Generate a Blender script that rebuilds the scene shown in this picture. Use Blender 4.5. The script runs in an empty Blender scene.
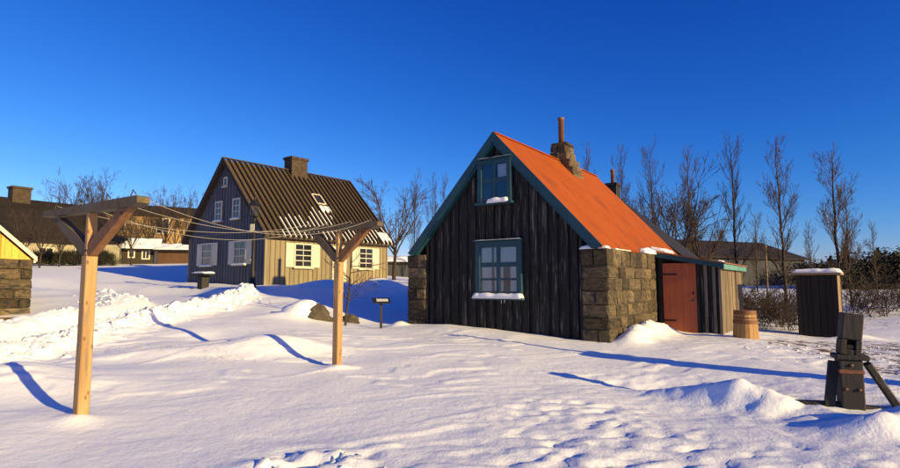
import bpy, bmesh, math, random
import numpy as np
from mathutils import Vector, Matrix, Quaternion
from mathutils import noise as mnoise

R = math.radians
scene = bpy.context.scene
col = scene.collection

# ---------------------------------------------------------------- camera, sky, sun, exposure
EYE = 1.2
FPX = 550.0
TILT = math.atan(49.0 / FPX)
cam_d = bpy.data.cameras.new('camera')
cam_d.sensor_width = 36.0
cam_d.lens = 36.0 * FPX / 900.0
cam_d.clip_start = 0.05
cam_d.clip_end = 3000
cam = bpy.data.objects.new('camera', cam_d)
col.objects.link(cam)
cam.location = (0, 0, EYE)
cam.rotation_euler = (math.pi / 2 + TILT, 0, 0)
scene.camera = cam

SUN_AZ = R(-52.0)      # direction in which shadows run, from straight ahead
SUN_EL = R(15.5)
world = bpy.data.worlds.new('World')
scene.world = world
world.use_nodes = True
wn = world.node_tree.nodes
wl = world.node_tree.links
wn.clear()
w_out = wn.new('ShaderNodeOutputWorld')
w_bg = wn.new('ShaderNodeBackground')
w_sky = wn.new('ShaderNodeTexSky')
w_sky.sky_type = 'NISHITA'
w_sky.sun_disc = False
w_sky.sun_elevation = SUN_EL
w_sky.sun_rotation = R(128.0)
w_sky.altitude = 100
w_sky.air_density = 1.0
w_sky.dust_density = 0.15
w_sky.ozone_density = 4.0
# the deep polarised blue of this clear winter sky: one colour curve for the whole dome
w_sep = wn.new('ShaderNodeSeparateColor')
w_cmb = wn.new('ShaderNodeCombineColor')
wl.new(w_sky.outputs[0], w_sep.inputs[0])
for ch_, (gain, power) in enumerate(((2.5, 2.3), (1.17, 1.5), (1.33, 1.0))):
    pw = wn.new('ShaderNodeMath'); pw.operation = 'POWER'; pw.inputs[1].default_value = power
    ml = wn.new('ShaderNodeMath'); ml.operation = 'MULTIPLY'; ml.inputs[1].default_value = gain * 0.12 ** (power - 1)
    wl.new(w_sep.outputs[ch_], pw.inputs[0]); wl.new(pw.outputs[0], ml.inputs[0]); wl.new(ml.outputs[0], w_cmb.inputs[ch_])
w_bg.inputs['Strength'].default_value = 0.08
wl.new(w_cmb.outputs[0], w_bg.inputs[0])
wl.new(w_bg.outputs[0], w_out.inputs[0])

sun_d = bpy.data.lights.new('sun', 'SUN')
sun_d.energy = 5.0
sun_d.angle = R(0.5)
sun_d.color = (1.0, 0.76, 0.32)
sun = bpy.data.objects.new('sun', sun_d)
col.objects.link(sun)
sdir = Vector((math.sin(SUN_AZ) * math.cos(SUN_EL), math.cos(SUN_AZ) * math.cos(SUN_EL), -math.sin(SUN_EL)))
sun.rotation_euler = sdir.to_track_quat('-Z', 'Y').to_euler()
sun.location = (20, -12, 12)

scene.view_settings.view_transform = 'Standard'
scene.view_settings.look = 'None'
scene.view_settings.gamma = 1.0
scene.view_settings.exposure = 0.62
scene.view_settings.use_curve_mapping = False

# ---------------------------------------------------------------- helpers
def P(px, py, Y):
    """world point that lies at distance Y along the ray of a photograph pixel"""
    cx = (px - 450) / FPX
    cy = (234 - py) / FPX
    dy = math.cos(TILT) - cy * math.sin(TILT)
    dz = math.sin(TILT) + cy * math.cos(TILT)
    k = Y / dy
    return Vector((cx * k, Y, EYE + dz * k))

def tag(o, label=None, cat=None, group=None, kind=None):
    if label: o['label'] = label
    if cat: o['category'] = cat
    if group: o['group'] = group
    if kind: o['kind'] = kind
    return o

def empty(name, loc, rz=0.0):
    o = bpy.data.objects.new(name, None)
    o.empty_display_size = 0.2
    col.objects.link(o)
    o.location = loc
    o.rotation_euler = (0, 0, rz)
    return o

def link_mesh(name, me, mat=None, parent=None, loc=(0, 0, 0), rot=(0, 0, 0), scale=(1, 1, 1)):
    if mat is not None and len(me.materials) == 0:
        me.materials.append(mat)
    o = bpy.data.objects.new(name, me)
    col.objects.link(o)
    o.parent = parent
    o.location = loc
    o.rotation_euler = rot
    o.scale = scale
    return o

def copy_tree(o, parent=None):
    c = o.copy()
    col.objects.link(c)
    c.parent = parent
    for ch in list(o.children):
        copy_tree(ch, c)
    return c

_CB = None
class MB:
    def __init__(self):
        self.v = []
        self.f = []
    def add(self, vs, fs):
        b = len(self.v)
        self.v.extend([tuple(p) for p in vs])
        self.f.extend([tuple(i + b for i in q) for q in fs])
        return self
    def box(self, x0, x1, y0, y1, z0, z1):
        return self.add([(x0, y0, z0), (x1, y0, z0), (x1, y1, z0), (x0, y1, z0), (x0, y0, z1), (x1, y0, z1), (x1, y1, z1), (x0, y1, z1)],
                        [(0, 3, 2, 1), (4, 5, 6, 7), (0, 1, 5, 4), (1, 2, 6, 5), (2, 3, 7, 6), (3, 0, 4, 7)])
    def cbox(self, x0, x1, y0, y1, z0, z1, c=0.01, M=None):
        lo = (x0, y0, z0); hi = (x1, y1, z1)
        vs = []; idx = {}
        for sx in (0, 1):
            for sy in (0, 1):
                for sz in (0, 1):
                    s = (sx, sy, sz)
                    for a in range(3):
                        p = []
                        for k in range(3):
                            e = hi[k] if s[k] else lo[k]
                            if k != a:
                                e += -c if s[k] else c
                            p.append(e)
                        idx[(s, a)] = len(vs)
                        vs.append(p)
        fs = []
        for a in range(3):
            b, d = (a + 1) % 3, (a + 2) % 3
            for sa in (0, 1):
                q = []
                for (sb, sd) in ((0, 0), (1, 0), (1, 1), (0, 1)):
                    s = [0, 0, 0]; s[a] = sa; s[b] = sb; s[d] = sd
                    q.append(idx[(tuple(s), a)])
                fs.append(q if sa else q[::-1])
            # edges along axis a
            for (sb, sd) in ((0, 0), (1, 0), (1, 1), (0, 1)):
                s0 = [0, 0, 0]; s0[b] = sb; s0[d] = sd
                s1 = list(s0); s1[a] = 1
                q = [idx[(tuple(s0), b)], idx[(tuple(s0), d)], idx[(tuple(s1), d)], idx[(tuple(s1), b)]]
                fs.append(q)
        for sx in (0, 1):
            for sy in (0, 1):
                for sz in (0, 1):
                    s = (sx, sy, sz)
                    fs.append([idx[(s, 0)], idx[(s, 1)], idx[(s, 2)]])
        if M is not None:
            vs = [M @ Vector(p) for p in vs]
        return self.add(vs, fs)
    def beam(self, p0, p1, w, h, c=0.006, up=(0, 0, 1), roll=0.0):
        p0 = Vector(p0); p1 = Vector(p1)
        d = p1 - p0
        L = d.length
        z = d.normalized()
        upv = Vector(up)
        x = upv.cross(z)
        if x.length < 1e-4:
            x = Vector((1, 0, 0)).cross(z)
        x.normalize()
        y = z.cross(x)
        M = Matrix(((x.x, y.x, z.x, p0.x), (x.y, y.y, z.y, p0.y), (x.z, y.z, z.z, p0.z), (0, 0, 0, 1)))
        return self.cbox(-w / 2, w / 2, -h / 2, h / 2, 0, L, c, M)
    def prism(self, poly, y0, y1):
        """poly: (x, z) outline, extruded along y"""
        n = len(poly)
        vs = [(x, y0, z) for x, z in poly] + [(x, y1, z) for x, z in poly]
        fs = [tuple(range(n)), tuple(range(2 * n - 1, n - 1, -1))]
        for i in range(n):
            j = (i + 1) % n
            fs.append((j, i, i + n, j + n))
        return self.add(vs, fs)
    def tube(self, pts, radii, n=5, caps=True):
        pts = [Vector(p) for p in pts]
        m = len(pts)
        vs = []
        for i in range(m):
            d = (pts[min(i + 1, m - 1)] - pts[max(i - 1, 0)])
            if d.length < 1e-9: d = Vector((0, 0, 1))
            d.normalize()
            a = Vector((0, 0, 1)) if abs(d.z) < 0.9 else Vector((1, 0, 0))
            x = d.cross(a).normalized(); y = d.cross(x)
            for k in range(n):
                t = 2 * math.pi * k / n
                vs.append(pts[i] + (x * math.cos(t) + y * math.sin(t)) * radii[i])
        fs = []
        for i in range(m - 1):
            for k in range(n):
                k2 = (k + 1) % n
                fs.append((i * n + k, i * n + k2, (i + 1) * n + k2, (i + 1) * n + k))
        if caps:
            fs.append(tuple(range(n - 1, -1, -1)))
            fs.append(tuple((m - 1) * n + k for k in range(n)))
        return self.add(vs, fs)
    def lathe(self, prof, n=24, cx=0, cy=0):
        """prof: list of (r, z) from bottom to top"""
        vs = []
        for r, z in prof:
            for k in range(n):
                t = 2 * math.pi * k / n
                vs.append((cx + r * math.cos(t), cy + r * math.sin(t), z))
        fs = []
        for i in range(len(prof) - 1):
            for k in range(n):
                k2 = (k + 1) % n
                fs.append((i * n + k, i * n + k2, (i + 1) * n + k2, (i + 1) * n + k))
        fs.append(tuple(range(n - 1, -1, -1)))
        fs.append(tuple((len(prof) - 1) * n + k for k in range(n)))
        return self.add(vs, fs)
    def cap(self, x0, x1, y0, y1, z, h, seed=0, nx=14, ny=6, droop=0.0, zf=None, edge=0.04):
        """a pillow of lying snow on a flat place"""
        vs = []; fs = []
        for j in range(ny + 1):
            for i in range(nx + 1):
                u = i / nx; v = j / ny
                x = x0 + (x1 - x0) * u; y = y0 + (y1 - y0) * v
                e = min(u * (x1 - x0), (1 - u) * (x1 - x0), v * (y1 - y0), (1 - v) * (y1 - y0))
                k = min(1.0, e / max(edge, 1e-4))
                k = math.sqrt(max(0, 1 - (1 - k) ** 2))
                nz = mnoise.noise(Vector((x * 5 + seed * 7.1, y * 5, seed * 3.3)))
                nz2 = mnoise.noise(Vector((x * 14 + seed * 2.1, y * 14, seed * 1.3)))
                zz = z + (zf(x, y) if zf else 0)
                jx = 0.012 * nz2 if e < 1e-6 else 0
                vs.append((x + jx, y + jx, zz + (0.3 * h + h * 0.7 * k * (1 + 0.55 * nz + 0.2 * nz2) if e > 1e-6 else -droop)))
        for j in range(ny):
            for i in range(nx):
                a = j * (nx + 1) + i
                fs.append((a, a + 1, a + nx + 2, a + nx + 1))
        ring = [i for i in range(nx + 1)] + [j * (nx + 1) + nx for j in range(1, ny + 1)] + [ny * (nx + 1) + i for i in range(nx - 1, -1, -1)] + [j * (nx + 1) for j in range(ny - 1, 0, -1)]
        fs.append(tuple(ring[::-1]))
        return self.add(vs, fs)
    def mesh(self, name, smooth=False):
        me = bpy.data.meshes.new(name)
        me.from_pydata(self.v, [], self.f)
        if smooth:
            me.polygons.foreach_set('use_smooth', [True] * len(me.polygons))
        me.update()
        return me
    def build(self, name, mat, parent=None, smooth=False, fix=True, loc=(0, 0, 0), rot=(0, 0, 0)):
        me = self.mesh(name, smooth)
        if fix:
            bm = bmesh.new(); bm.from_mesh(me)
            bmesh.ops.recalc_face_normals(bm, faces=bm.faces[:])
            bm.to_mesh(me); bm.free()
        return link_mesh(name, me, mat, parent, loc, rot)

# ---------------------------------------------------------------- materials
MATS = {}
def mat(name, c1, c2=None, rough=0.7, scale=(4, 4, 4), detail=5, bump=0.0, bscale=None, rnd=0.0, metallic=0.0, spec=0.4, c3=None, t3=0.62, s3=3.0, knots=False, s3v=None):
    m = bpy.data.materials.new(name)
    m.use_nodes = True
    nt = m.node_tree; N = nt.nodes; Lk = nt.links
    b = N['Principled BSDF']
    b.inputs['Roughness'].default_value = rough
    b.inputs['Metallic'].default_value = metallic
    b.inputs['Specular IOR Level'].default_value = spec
    c2 = c2 or c1
    tc = N.new('ShaderNodeTexCoord')
    mp = N.new('ShaderNodeMapping'); mp.inputs['Scale'].default_value = scale
    Lk.new(tc.outputs['Object'], mp.inputs[0])
    oi = N.new('ShaderNodeObjectInfo')
    va = N.new('ShaderNodeVectorMath'); va.operation = 'ADD'
    sc = N.new('ShaderNodeVectorMath'); sc.operation = 'SCALE'; sc.inputs['Scale'].default_value = 37.0
    cmb = N.new('ShaderNodeCombineXYZ')
    for k in range(3): Lk.new(oi.outputs['Random'], cmb.inputs[k])
    Lk.new(cmb.outputs[0], sc.inputs[0]); Lk.new(mp.outputs[0], va.inputs[0]); Lk.new(sc.outputs[0], va.inputs[1])
    nz = N.new('ShaderNodeTexNoise'); nz.inputs['Scale'].default_value = 1.0; nz.inputs['Detail'].default_value = detail; nz.inputs['Roughness'].default_value = 0.62
    Lk.new(va.outputs[0], nz.inputs['Vector'])
    rp = N.new('ShaderNodeValToRGB')
    rp.color_ramp.elements[0].position = 0.3; rp.color_ramp.elements[0].color = (*c1, 1)
    rp.color_ramp.elements[1].position = 0.7; rp.color_ramp.elements[1].color = (*c2, 1)
    Lk.new(nz.outputs['Fac'], rp.inputs[0])
    out = rp.outputs[0]
    if c3:
        n3 = N.new('ShaderNodeTexNoise'); n3.inputs['Scale'].default_value = s3; n3.inputs['Detail'].default_value = 6; n3.inputs['Roughness'].default_value = 0.65
        va3 = N.new('ShaderNodeVectorMath'); va3.operation = 'ADD'
        m3 = N.new('ShaderNodeMapping'); m3.inputs['Scale'].default_value = s3v or (1, 1, 1)
        Lk.new(tc.outputs['Object'], m3.inputs[0])
        Lk.new(m3.outputs[0], va3.inputs[0]); Lk.new(sc.outputs[0], va3.inputs[1])
        Lk.new(va3.outputs[0], n3.inputs['Vector'])
        r3 = N.new('ShaderNodeValToRGB')
        r3.color_ramp.elements[0].position = t3 - 0.06; r3.color_ramp.elements[0].color = (0, 0, 0, 1)
        r3.color_ramp.elements[1].position = t3 + 0.08; r3.color_ramp.elements[1].color = (1, 1, 1, 1)
        Lk.new(n3.outputs['Fac'], r3.inputs[0])
        mx = N.new('ShaderNodeMix'); mx.data_type = 'RGBA'
        Lk.new(r3.outputs[0], mx.inputs['Factor']); Lk.new(out, mx.inputs['A']); mx.inputs['B'].default_value = (*c3, 1)
        out = mx.outputs['Result']
    if knots:
        vo = N.new('ShaderNodeTexVoronoi'); vo.inputs['Scale'].default_value = 1.0
        mk = N.new('ShaderNodeMapping'); mk.inputs['Scale'].default_value = (11, 11, 5.5)
        Lk.new(tc.outputs['Object'], mk.inputs[0]); Lk.new(mk.outputs[0], vo.inputs['Vector'])
        rk = N.new('ShaderNodeValToRGB')
        rk.color_ramp.elements[0].position = 0.05; rk.color_ramp.elements[0].color = (0.3, 0.18, 0.1, 1)
        rk.color_ramp.elements[1].position = 0.17; rk.color_ramp.elements[1].color = (1, 1, 1, 1)
        Lk.new(vo.outputs['Distance'], rk.inputs[0])
        mk2 = N.new('ShaderNodeMix'); mk2.data_type = 'RGBA'; mk2.blend_type = 'MULTIPLY'; mk2.inputs['Factor'].default_value = 0.8
        Lk.new(out, mk2.inputs['A']); Lk.new(rk.outputs[0], mk2.inputs['B'])
        out = mk2.outputs['Result']
    if rnd > 0:
        mr = N.new('ShaderNodeMapRange'); mr.inputs['To Min'].default_value = 1 - rnd; mr.inputs['To Max'].default_value = 1 + rnd
        Lk.new(oi.outputs['Random'], mr.inputs['Value'])
        hs = N.new('ShaderNodeHueSaturation'); Lk.new(mr.outputs[0], hs.inputs['Value']); Lk.new(out, hs.inputs['Color'])
        out = hs.outputs[0]
    Lk.new(out, b.inputs['Base Color'])
    if bump > 0:
        nb = nz
        if bscale:
            nb = N.new('ShaderNodeTexNoise'); nb.inputs['Scale'].default_value = bscale; nb.inputs['Detail'].default_value = 6; nb.inputs['Roughness'].default_value = 0.65
            Lk.new(tc.outputs['Object'], nb.inputs['Vector'])
        bp = N.new('ShaderNodeBump'); bp.inputs['Strength'].default_value = 1.0; bp.inputs['Distance'].default_value = bump
        Lk.new(nb.outputs['Fac'], bp.inputs['Height']); Lk.new(bp.outputs[0], b.inputs['Normal'])
    MATS[name] = m
    return m

VG = (26, 26, 1.6)     # grain running upright
mat('black_board', (0.003, 0.003, 0.003), (0.014, 0.013, 0.012), 0.75, VG, 6, 0.006, rnd=0.45, c3=(0.13, 0.115, 0.1), t3=0.60, s3=2.6, s3v=(7, 7, .55))
mat('black_core', (0.012, 0.011, 0.010), None, 0.9)
mat('stone', (0.033, 0.027, 0.018), (0.17, 0.122, 0.062), 0.9, (6, 6, 6), 8, 0.03, 9, rnd=0.6, c3=(0.035, 0.031, 0.026), t3=0.53, s3=3.2)
mat('mortar', (0.06, 0.048, 0.034), (0.1, 0.08, 0.055), 0.95, (8, 8, 8))
mat('orange_roof', (0.26, 0.057, 0.006), (0.31, 0.07, 0.009), 0.8, (1.2, 1.2, 1.2), 6, 0.004, 6, c3=(0.20, 0.047, 0.012), t3=0.58, s3=1.1, s3v=(1, 2.2, 1), spec=0.15)
mat('teal', (0.006, 0.042, 0.062), (0.01, 0.06, 0.085), 0.5, (3, 3, 3), 6, 0.002, 30)
mat('teal_light', (0.07, 0.2, 0.19), (0.11, 0.27, 0.24), 0.55, (3, 3, 3), 6, 0.002, 30)
mat('dark_roof', (0.01, 0.0105, 0.012), (0.02, 0.02, 0.022), 0.7, (2, 2, 2), 6, 0.004, 8)
mat('red_door', (0.32, 0.075, 0.03), (0.41, 0.1, 0.042), 0.6, (12, 12, 1.2), 5, 0.002)
mat('grey_plank', (0.07, 0.052, 0.034), (0.26, 0.2, 0.13), 0.8, (30, 30, 1.5), 6, 0.006, rnd=0.25)
mat('grey_slat', (0.07, 0.06, 0.05), (0.2, 0.17, 0.14), 0.8, (30, 30, 1.5), 6, 0.006, rnd=0.25)
mat('rust', (0.14, 0.055, 0.03), (0.24, 0.1, 0.05), 0.75, (5, 5, 5), 6, 0.004, 12)
mat('iron', (0.012, 0.012, 0.013), (0.03, 0.028, 0.027), 0.55, (8, 8, 8), 4, metallic=0.4)
mat('pipe', (0.13, 0.06, 0.035), (0.22, 0.11, 0.06), 0.6, (6, 6, 6), 5, 0.003, metallic=0.2)
mat('pine', (0.26, 0.15, 0.058), (0.42, 0.27, 0.12), 0.7, (24, 24, 1.3), 6, 0.004, knots=True, c3=(0.17, 0.12, 0.075), t3=0.60, s3=2.2, s3v=(7, 7, .7))
mat('pine_dark', (0.12, 0.055, 0.02), (0.24, 0.115, 0.042), 0.72, (14, 14, 3), 6, 0.004, c3=(0.1, 0.065, 0.035), t3=0.6, s3=3)
mat('pine_grey', (0.06, 0.045, 0.024), (0.13, 0.09, 0.045), 0.75, (14, 14, 5), 6, 0.004, c3=(0.1, 0.085, 0.06), t3=0.56, s3=4)
mat('tan_board', (0.195, 0.155, 0.09), (0.265, 0.21, 0.125), 0.7, VG, 5, 0.004, rnd=0.14)
mat('tan_batten', (0.15, 0.115, 0.064), (0.2, 0.155, 0.088), 0.7, VG, 5, 0.004, rnd=0.14)
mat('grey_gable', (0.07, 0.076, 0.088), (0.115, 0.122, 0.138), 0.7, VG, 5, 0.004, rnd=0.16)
mat('roof_board', (0.03, 0.022, 0.015), (0.085, 0.06, 0.036), 0.8, (16, 16, 3), 6, 0.006, rnd=0.3)
mat('white_paint', (0.52, 0.47, 0.36), (0.6, 0.55, 0.43), 0.55, (5, 5, 5), 4, 0.002, 30)
mat('brown_chimney', (0.03, 0.022, 0.015), (0.075, 0.055, 0.035), 0.9, (5, 5, 5), 6, 0.01, 12)
mat('yellow_board', (0.62, 0.34, 0.035), (0.7, 0.4, 0.05), 0.6, VG, 4, 0.003, rnd=0.08)
mat('cream_trim', (0.68, 0.58, 0.4), (0.74, 0.64, 0.46), 0.6, (5, 5, 5))
mat('snow', (0.84, 0.85, 0.87), (0.88, 0.89, 0.9), 0.6, (3, 3, 3), 4, 0.01, 28, spec=0.25)
mat('old_timber', (0.01, 0.0095, 0.009), (0.038, 0.034, 0.03), 0.75, (22, 22, 2.0), 6, 0.006, c3=(0.075, 0.066, 0.055), t3=0.66, s3=4)
mat('outhouse_board', (0.005, 0.0045, 0.004), (0.02, 0.016, 0.013), 0.8, VG, 6, 0.006, rnd=0.35)
mat('outhouse_side', (0.16, 0.11, 0.06), (0.3, 0.21, 0.12), 0.8, VG, 6, 0.005, rnd=0.2)
mat('barrel_wood', (0.26, 0.14, 0.05), (0.42, 0.25, 0.1), 0.7, (18, 18, 1.2), 6, 0.004, rnd=0.15)
mat('barrel_hoop', (0.11, 0.045, 0.018), (0.18, 0.075, 0.03), 0.7, (8, 8, 8), 5, 0.003)
mat('bark', (0.02, 0.014, 0.01), (0.055, 0.038, 0.026), 0.9, (9, 9, 3), 5, 0.006)
mat('twig', (0.03, 0.019, 0.013), (0.065, 0.042, 0.029), 0.85, (4, 4, 4), 3)
mat('rock', (0.035, 0.028, 0.022), (0.11, 0.085, 0.06), 0.9, (5, 5, 5), 8, 0.03, 8)
mat('wire', (0.34, 0.32, 0.28), None, 0.5)
mat('panel', (0.5, 0.5, 0.5), (0.62, 0.62, 0.6), 0.35, (18, 18, 18), 2)
mat('curtain', (0.8, 0.8, 0.79), (0.88, 0.88, 0.87), 0.9, (6, 6, 2), 3)
mat('room', (0.03, 0.03, 0.03), None, 0.95)
mat('far_wall_pale', (0.28, 0.25, 0.17), (0.36, 0.32, 0.22), 0.8, (1, 1, 1), 4)
mat('far_wall_gold', (0.24, 0.15, 0.06), (0.34, 0.22, 0.09), 0.8, (1, 1, 1), 4)
mat('far_wall_dark', (0.022, 0.015, 0.01), (0.045, 0.03, 0.02), 0.85, (6, 6, 1), 4)
mat('far_wall_rust', (0.07, 0.034, 0.015), (0.11, 0.055, 0.026), 0.85, (6, 6, 1), 4)
mat('far_wall_grey_shaded', (0.022, 0.025, 0.032), (0.035, 0.038, 0.046), 0.8, (1, 1, 1), 4)  # the long barn wall's shade is put into this dark blue-grey
mat('far_roof', (0.006, 0.004, 0.003), (0.016, 0.011, 0.008), 0.85, (2, 2, 2), 5)
mat('leaf_dark', (0.01, 0.011, 0.005), (0.028, 0.024, 0.011), 0.8, (2, 2, 2), 3)
mat('dead_grass', (0.23, 0.16, 0.07), (0.36, 0.26, 0.12), 0.8, (6, 6, 6), 3)

def glass_mat(name, tint, refl):
    m = bpy.data.materials.new(name); m.use_nodes = True
    nt = m.node_tree; N = nt.nodes; Lk = nt.links; N.clear()
    o = N.new('ShaderNodeOutputMaterial'); mx = N.new('ShaderNodeMixShader')
    t = N.new('ShaderNodeBsdfTransparent'); t.inputs[0].default_value = (*tint, 1)
    g = N.new('ShaderNodeBsdfGlossy'); g.inputs['Roughness'].default_value = 0.03
    fr = N.new('ShaderNodeFresnel'); fr.inputs['IOR'].default_value = refl
    Lk.new(fr.outputs[0], mx.inputs[0]); Lk.new(t.outputs[0], mx.inputs[1]); Lk.new(g.outputs[0], mx.inputs[2])
    Lk.new(mx.outputs[0], o.inputs[0])
    MATS[name] = m
glass_mat('glass', (0.86, 0.9, 0.92), 1.6)
mat('dark_glass', (0.012, 0.014, 0.017), None, 0.08, spec=0.6)

# ---------------------------------------------------------------- terrain
def _hash(ix, iy, seed):
    n = (ix.astype(np.int64) * 374761393 + iy.astype(np.int64) * 668265263 + seed * 974711) & 0x7fffffff
    n = ((n ^ (n >> 13)) * 1274126177) & 0x7fffffff
    n = (n ^ (n >> 16)) & 0xffff
    return n / 65535.0
def vnoise(x, y, seed=0):
    ix = np.floor(x); iy = np.floor(y)
    fx = x - ix; fy = y - iy
    u = fx * fx * fx * (fx * (fx * 6 - 15) + 10); v = fy * fy * fy * (fy * (fy * 6 - 15) + 10)
    ix = ix.astype(np.int64); iy = iy.astype(np.int64)
    a = _hash(ix, iy, seed); b = _hash(ix + 1, iy, seed); c = _hash(ix, iy + 1, seed); d = _hash(ix + 1, iy + 1, seed)
    return (a + (b - a) * u) * (1 - v) + (c + (d - c) * u) * v
def fbm(x, y, seed=0, o=4, g=0.5):
    s = 0; a = 1.0; t = 0
    for k in range(o):
        s = s + a * (vnoise(x * 2 ** k + 13.7 * k, y * 2 ** k - 7.3 * k, seed + k) - 0.5); t += a; a *= g
    return s / t

CTRL = [
 (0, 0, -.2), (-5, 0, -.2), (5, 0, -.2), (0, 3, -.17), (-4, 3, -.17), (4, 3, -.1), (2, 5, -.15), (-3.7, 5.5, -.1), (0, 6, -.12), (4.4, 6.0, -.13), (7, 5.5, -.15),
 (2.4, 8, -.13), (0, 8.5, -.06), (-1.7, 8.3, -.03), (-5.3, 7.6, -.03), (-4.3, 9.5, .12), (-3.2, 10.6, .2), (-1.2, 11.0, .06), (1.0, 10.5, .0),
 (-.9, 13.6, .12), (1.0, 12.2, .09), (2.6, 11.2, .02), (3.6, 10.9, -.02), (6, 12, -.02), (4.6, 13.2, .04), (6.7, 12.5, -.05), (9.6, 14, -.16), (8, 9, -.12), (11, 10, -.12),
 (-1.7, 13.5, .12), (-2.0, 15, .16), (-3.6, 14, .32), (-5.0, 13.0, .40), (-3.4, 17, .55), (-4, 20, .92), (-6.2, 16.2, .62), (-6.4, 13.3, .42), (-6.7, 11, .2), (-7, 8.6, -.02), (-10, 9, -.02),
 (-12.2, 16, .33), (-11, 12, .12), (-9.5, 19, .75), (-16, 20, .7), (-22, 20, .9), (-6.5, 21.5, 1.0), (-8, 23.3, 1.08), (-11, 25.5, 1.13), (-14.2, 28, 1.2), (-5, 27, 1.05), (-3, 30, 1.1),
 (-28, 44, 2.7), (-35, 42, 2.6), (-18, 36, 1.95), (-18, 46, 2.9), (-12, 45, 2.5), (0, 45, 1.4), (3, 25, .55), (8, 22, .1), (10, 18, -.1), (14, 22, -.05), (20, 26, .35), (15, 40, .9), (30, 45, .9), (45, 45, .9),
 (14, 16, -.2), (20, 15, -.1), (0, 70, 1.6), (-30, 70, 3.4), (40, 80, 1.3), (-70, 60, 3.0), (80, 60, 1.2), (-60, 10, .5), (60, 5, -.2), (0, -20, -.2), (-40, -20, -.2), (40, -20, -.2), (0, 160, 1.6), (-160, 160, 3), (160, 160, 1.4)]
_c = np.array(CTRL, float)
def _kern(d2): return -np.sqrt(d2 + 1.2 ** 2)
_A = _kern((_c[:, None, 0] - _c[None, :, 0]) ** 2 + (_c[:, None, 1] - _c[None, :, 1]) ** 2)
_n = len(_c)
_M = np.zeros((_n + 1, _n + 1)); _M[:_n, :_n] = _A - 0.05 * np.eye(_n); _M[:_n, _n] = 1; _M[_n, :_n] = 1
_sol = np.linalg.solve(_M, np.append(_c[:, 2], 0))

def sstep(a, b, t):
    t = np.clip((t - a) / (b - a), 0, 1)
    return t * t * (3 - 2 * t)

# local frames of the two houses: origin, rotation
H1_O = (1.065, 12.85); H1_R = R(-35.6)
H2_O = (-8.07, 24.0); H2_R = R(-38.8)
def to_local(x, y, O, rot):
    dx = x - O[0]; dy = y - O[1]
    c, s = math.cos(-rot), math.sin(-rot)
    return dx * c - dy * s, dx * s + dy * c
def from_local(lx, ly, O, rot):
    c, s = math.cos(rot), math.sin(rot)
    return O[0] + lx * c - ly * s, O[1] + lx * s + ly * c

BERM = [(-7.2, 6.5), (-6.9, 9.0), (-6.75, 11), (-6.5, 13.2), (-6.3, 15.0), (-6.4, 17.0), (-6.9, 18.6)]
BERM2 = [(-10.2, 12.5), (-9.9, 14.5), (-10.2, 16.5), (-11.0, 18.6), (-13.0, 20.5)]
ROAD = [(-9.0, 4), (-8.6, 8), (-8.4, 12), (-8.3, 16), (-8.8, 19), (-11, 21.8), (-16, 24.5), (-24, 28)]
def seg_dist(x, y, line):
    best = np.full(np.shape(x), 1e9)
    for (x0, y0), (x1, y1) in zip(line[:-1], line[1:]):
        dx, dy = x1 - x0, y1 - y0
        t = np.clip(((x - x0) * dx + (y - y0) * dy) / (dx * dx + dy * dy), 0, 1)
        best = np.minimum(best, np.hypot(x - x0 - t * dx, y - y0 - t * dy))
    return best

BUMPS = [  # x, y, height, radius along / across, rotation
 *[(*from_local(lx_, ly_, H1_O, H1_R), h_, ra_, rb_, R(57)) for lx_, ly_, h_, ra_, rb_ in ((2.95, .5, .2, .4, .34), (2.85, 1.2, .27, .55, .4), (2.82, 2.1, .3, .6, .4), (2.95, 2.9, .28, .6, .4))], (5.2, 13.6, -.06, .6, .5, 0),
 (-3.9, 13.7, .14, .75, .5, 0.3), (-1.25, 13.75, .14, .28, .22, 0.2),
 (3.3, 6.35, .24, .6, .24, -0.7), (2.75, 6.75, .1, .7, .18, -0.75), (4.3, 5.25, .2, .75, .3, 0.15), (4.95, 5.85, .1, .4, .25, 0), (3.75, 5.0, .1, .4, .22, -.4), (3.6, 6.9, .1, .6, .14, -.8), (2.9, 7.4, -.1, .9, .5, -0.5), (2.5, 6.0, -.05, .8, .35, -.4),
 (-5.0, 22.8, .35, 1.5, .8, 0.5), (-3.2, 25.5, .45, 1.6, .9, 0.9), (-2.95, 9.35, .22, 1.2, .55, 0.25), (-4.7, 8.9, .1, 1.1, .4, .2), (-4.6, 10.6, -.1, .9, .5, 0), (-5.5, 6.95, .26, 1.0, .75, .2),
 (9.9, 13.55, .12, .7, .35, 0.1), (-3.6, 5.42, .05, .22, .18, 0), (-1.65, 8.2, .05, .25, .2, 0), (-4.6, 6.6, .06, 1.2, .5, 0.4),
 (0.2, 12.55, .06, 1.6, .4, -0.57), (-.3, 10.3, .05, 2.0, .6, -.3)]

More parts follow.
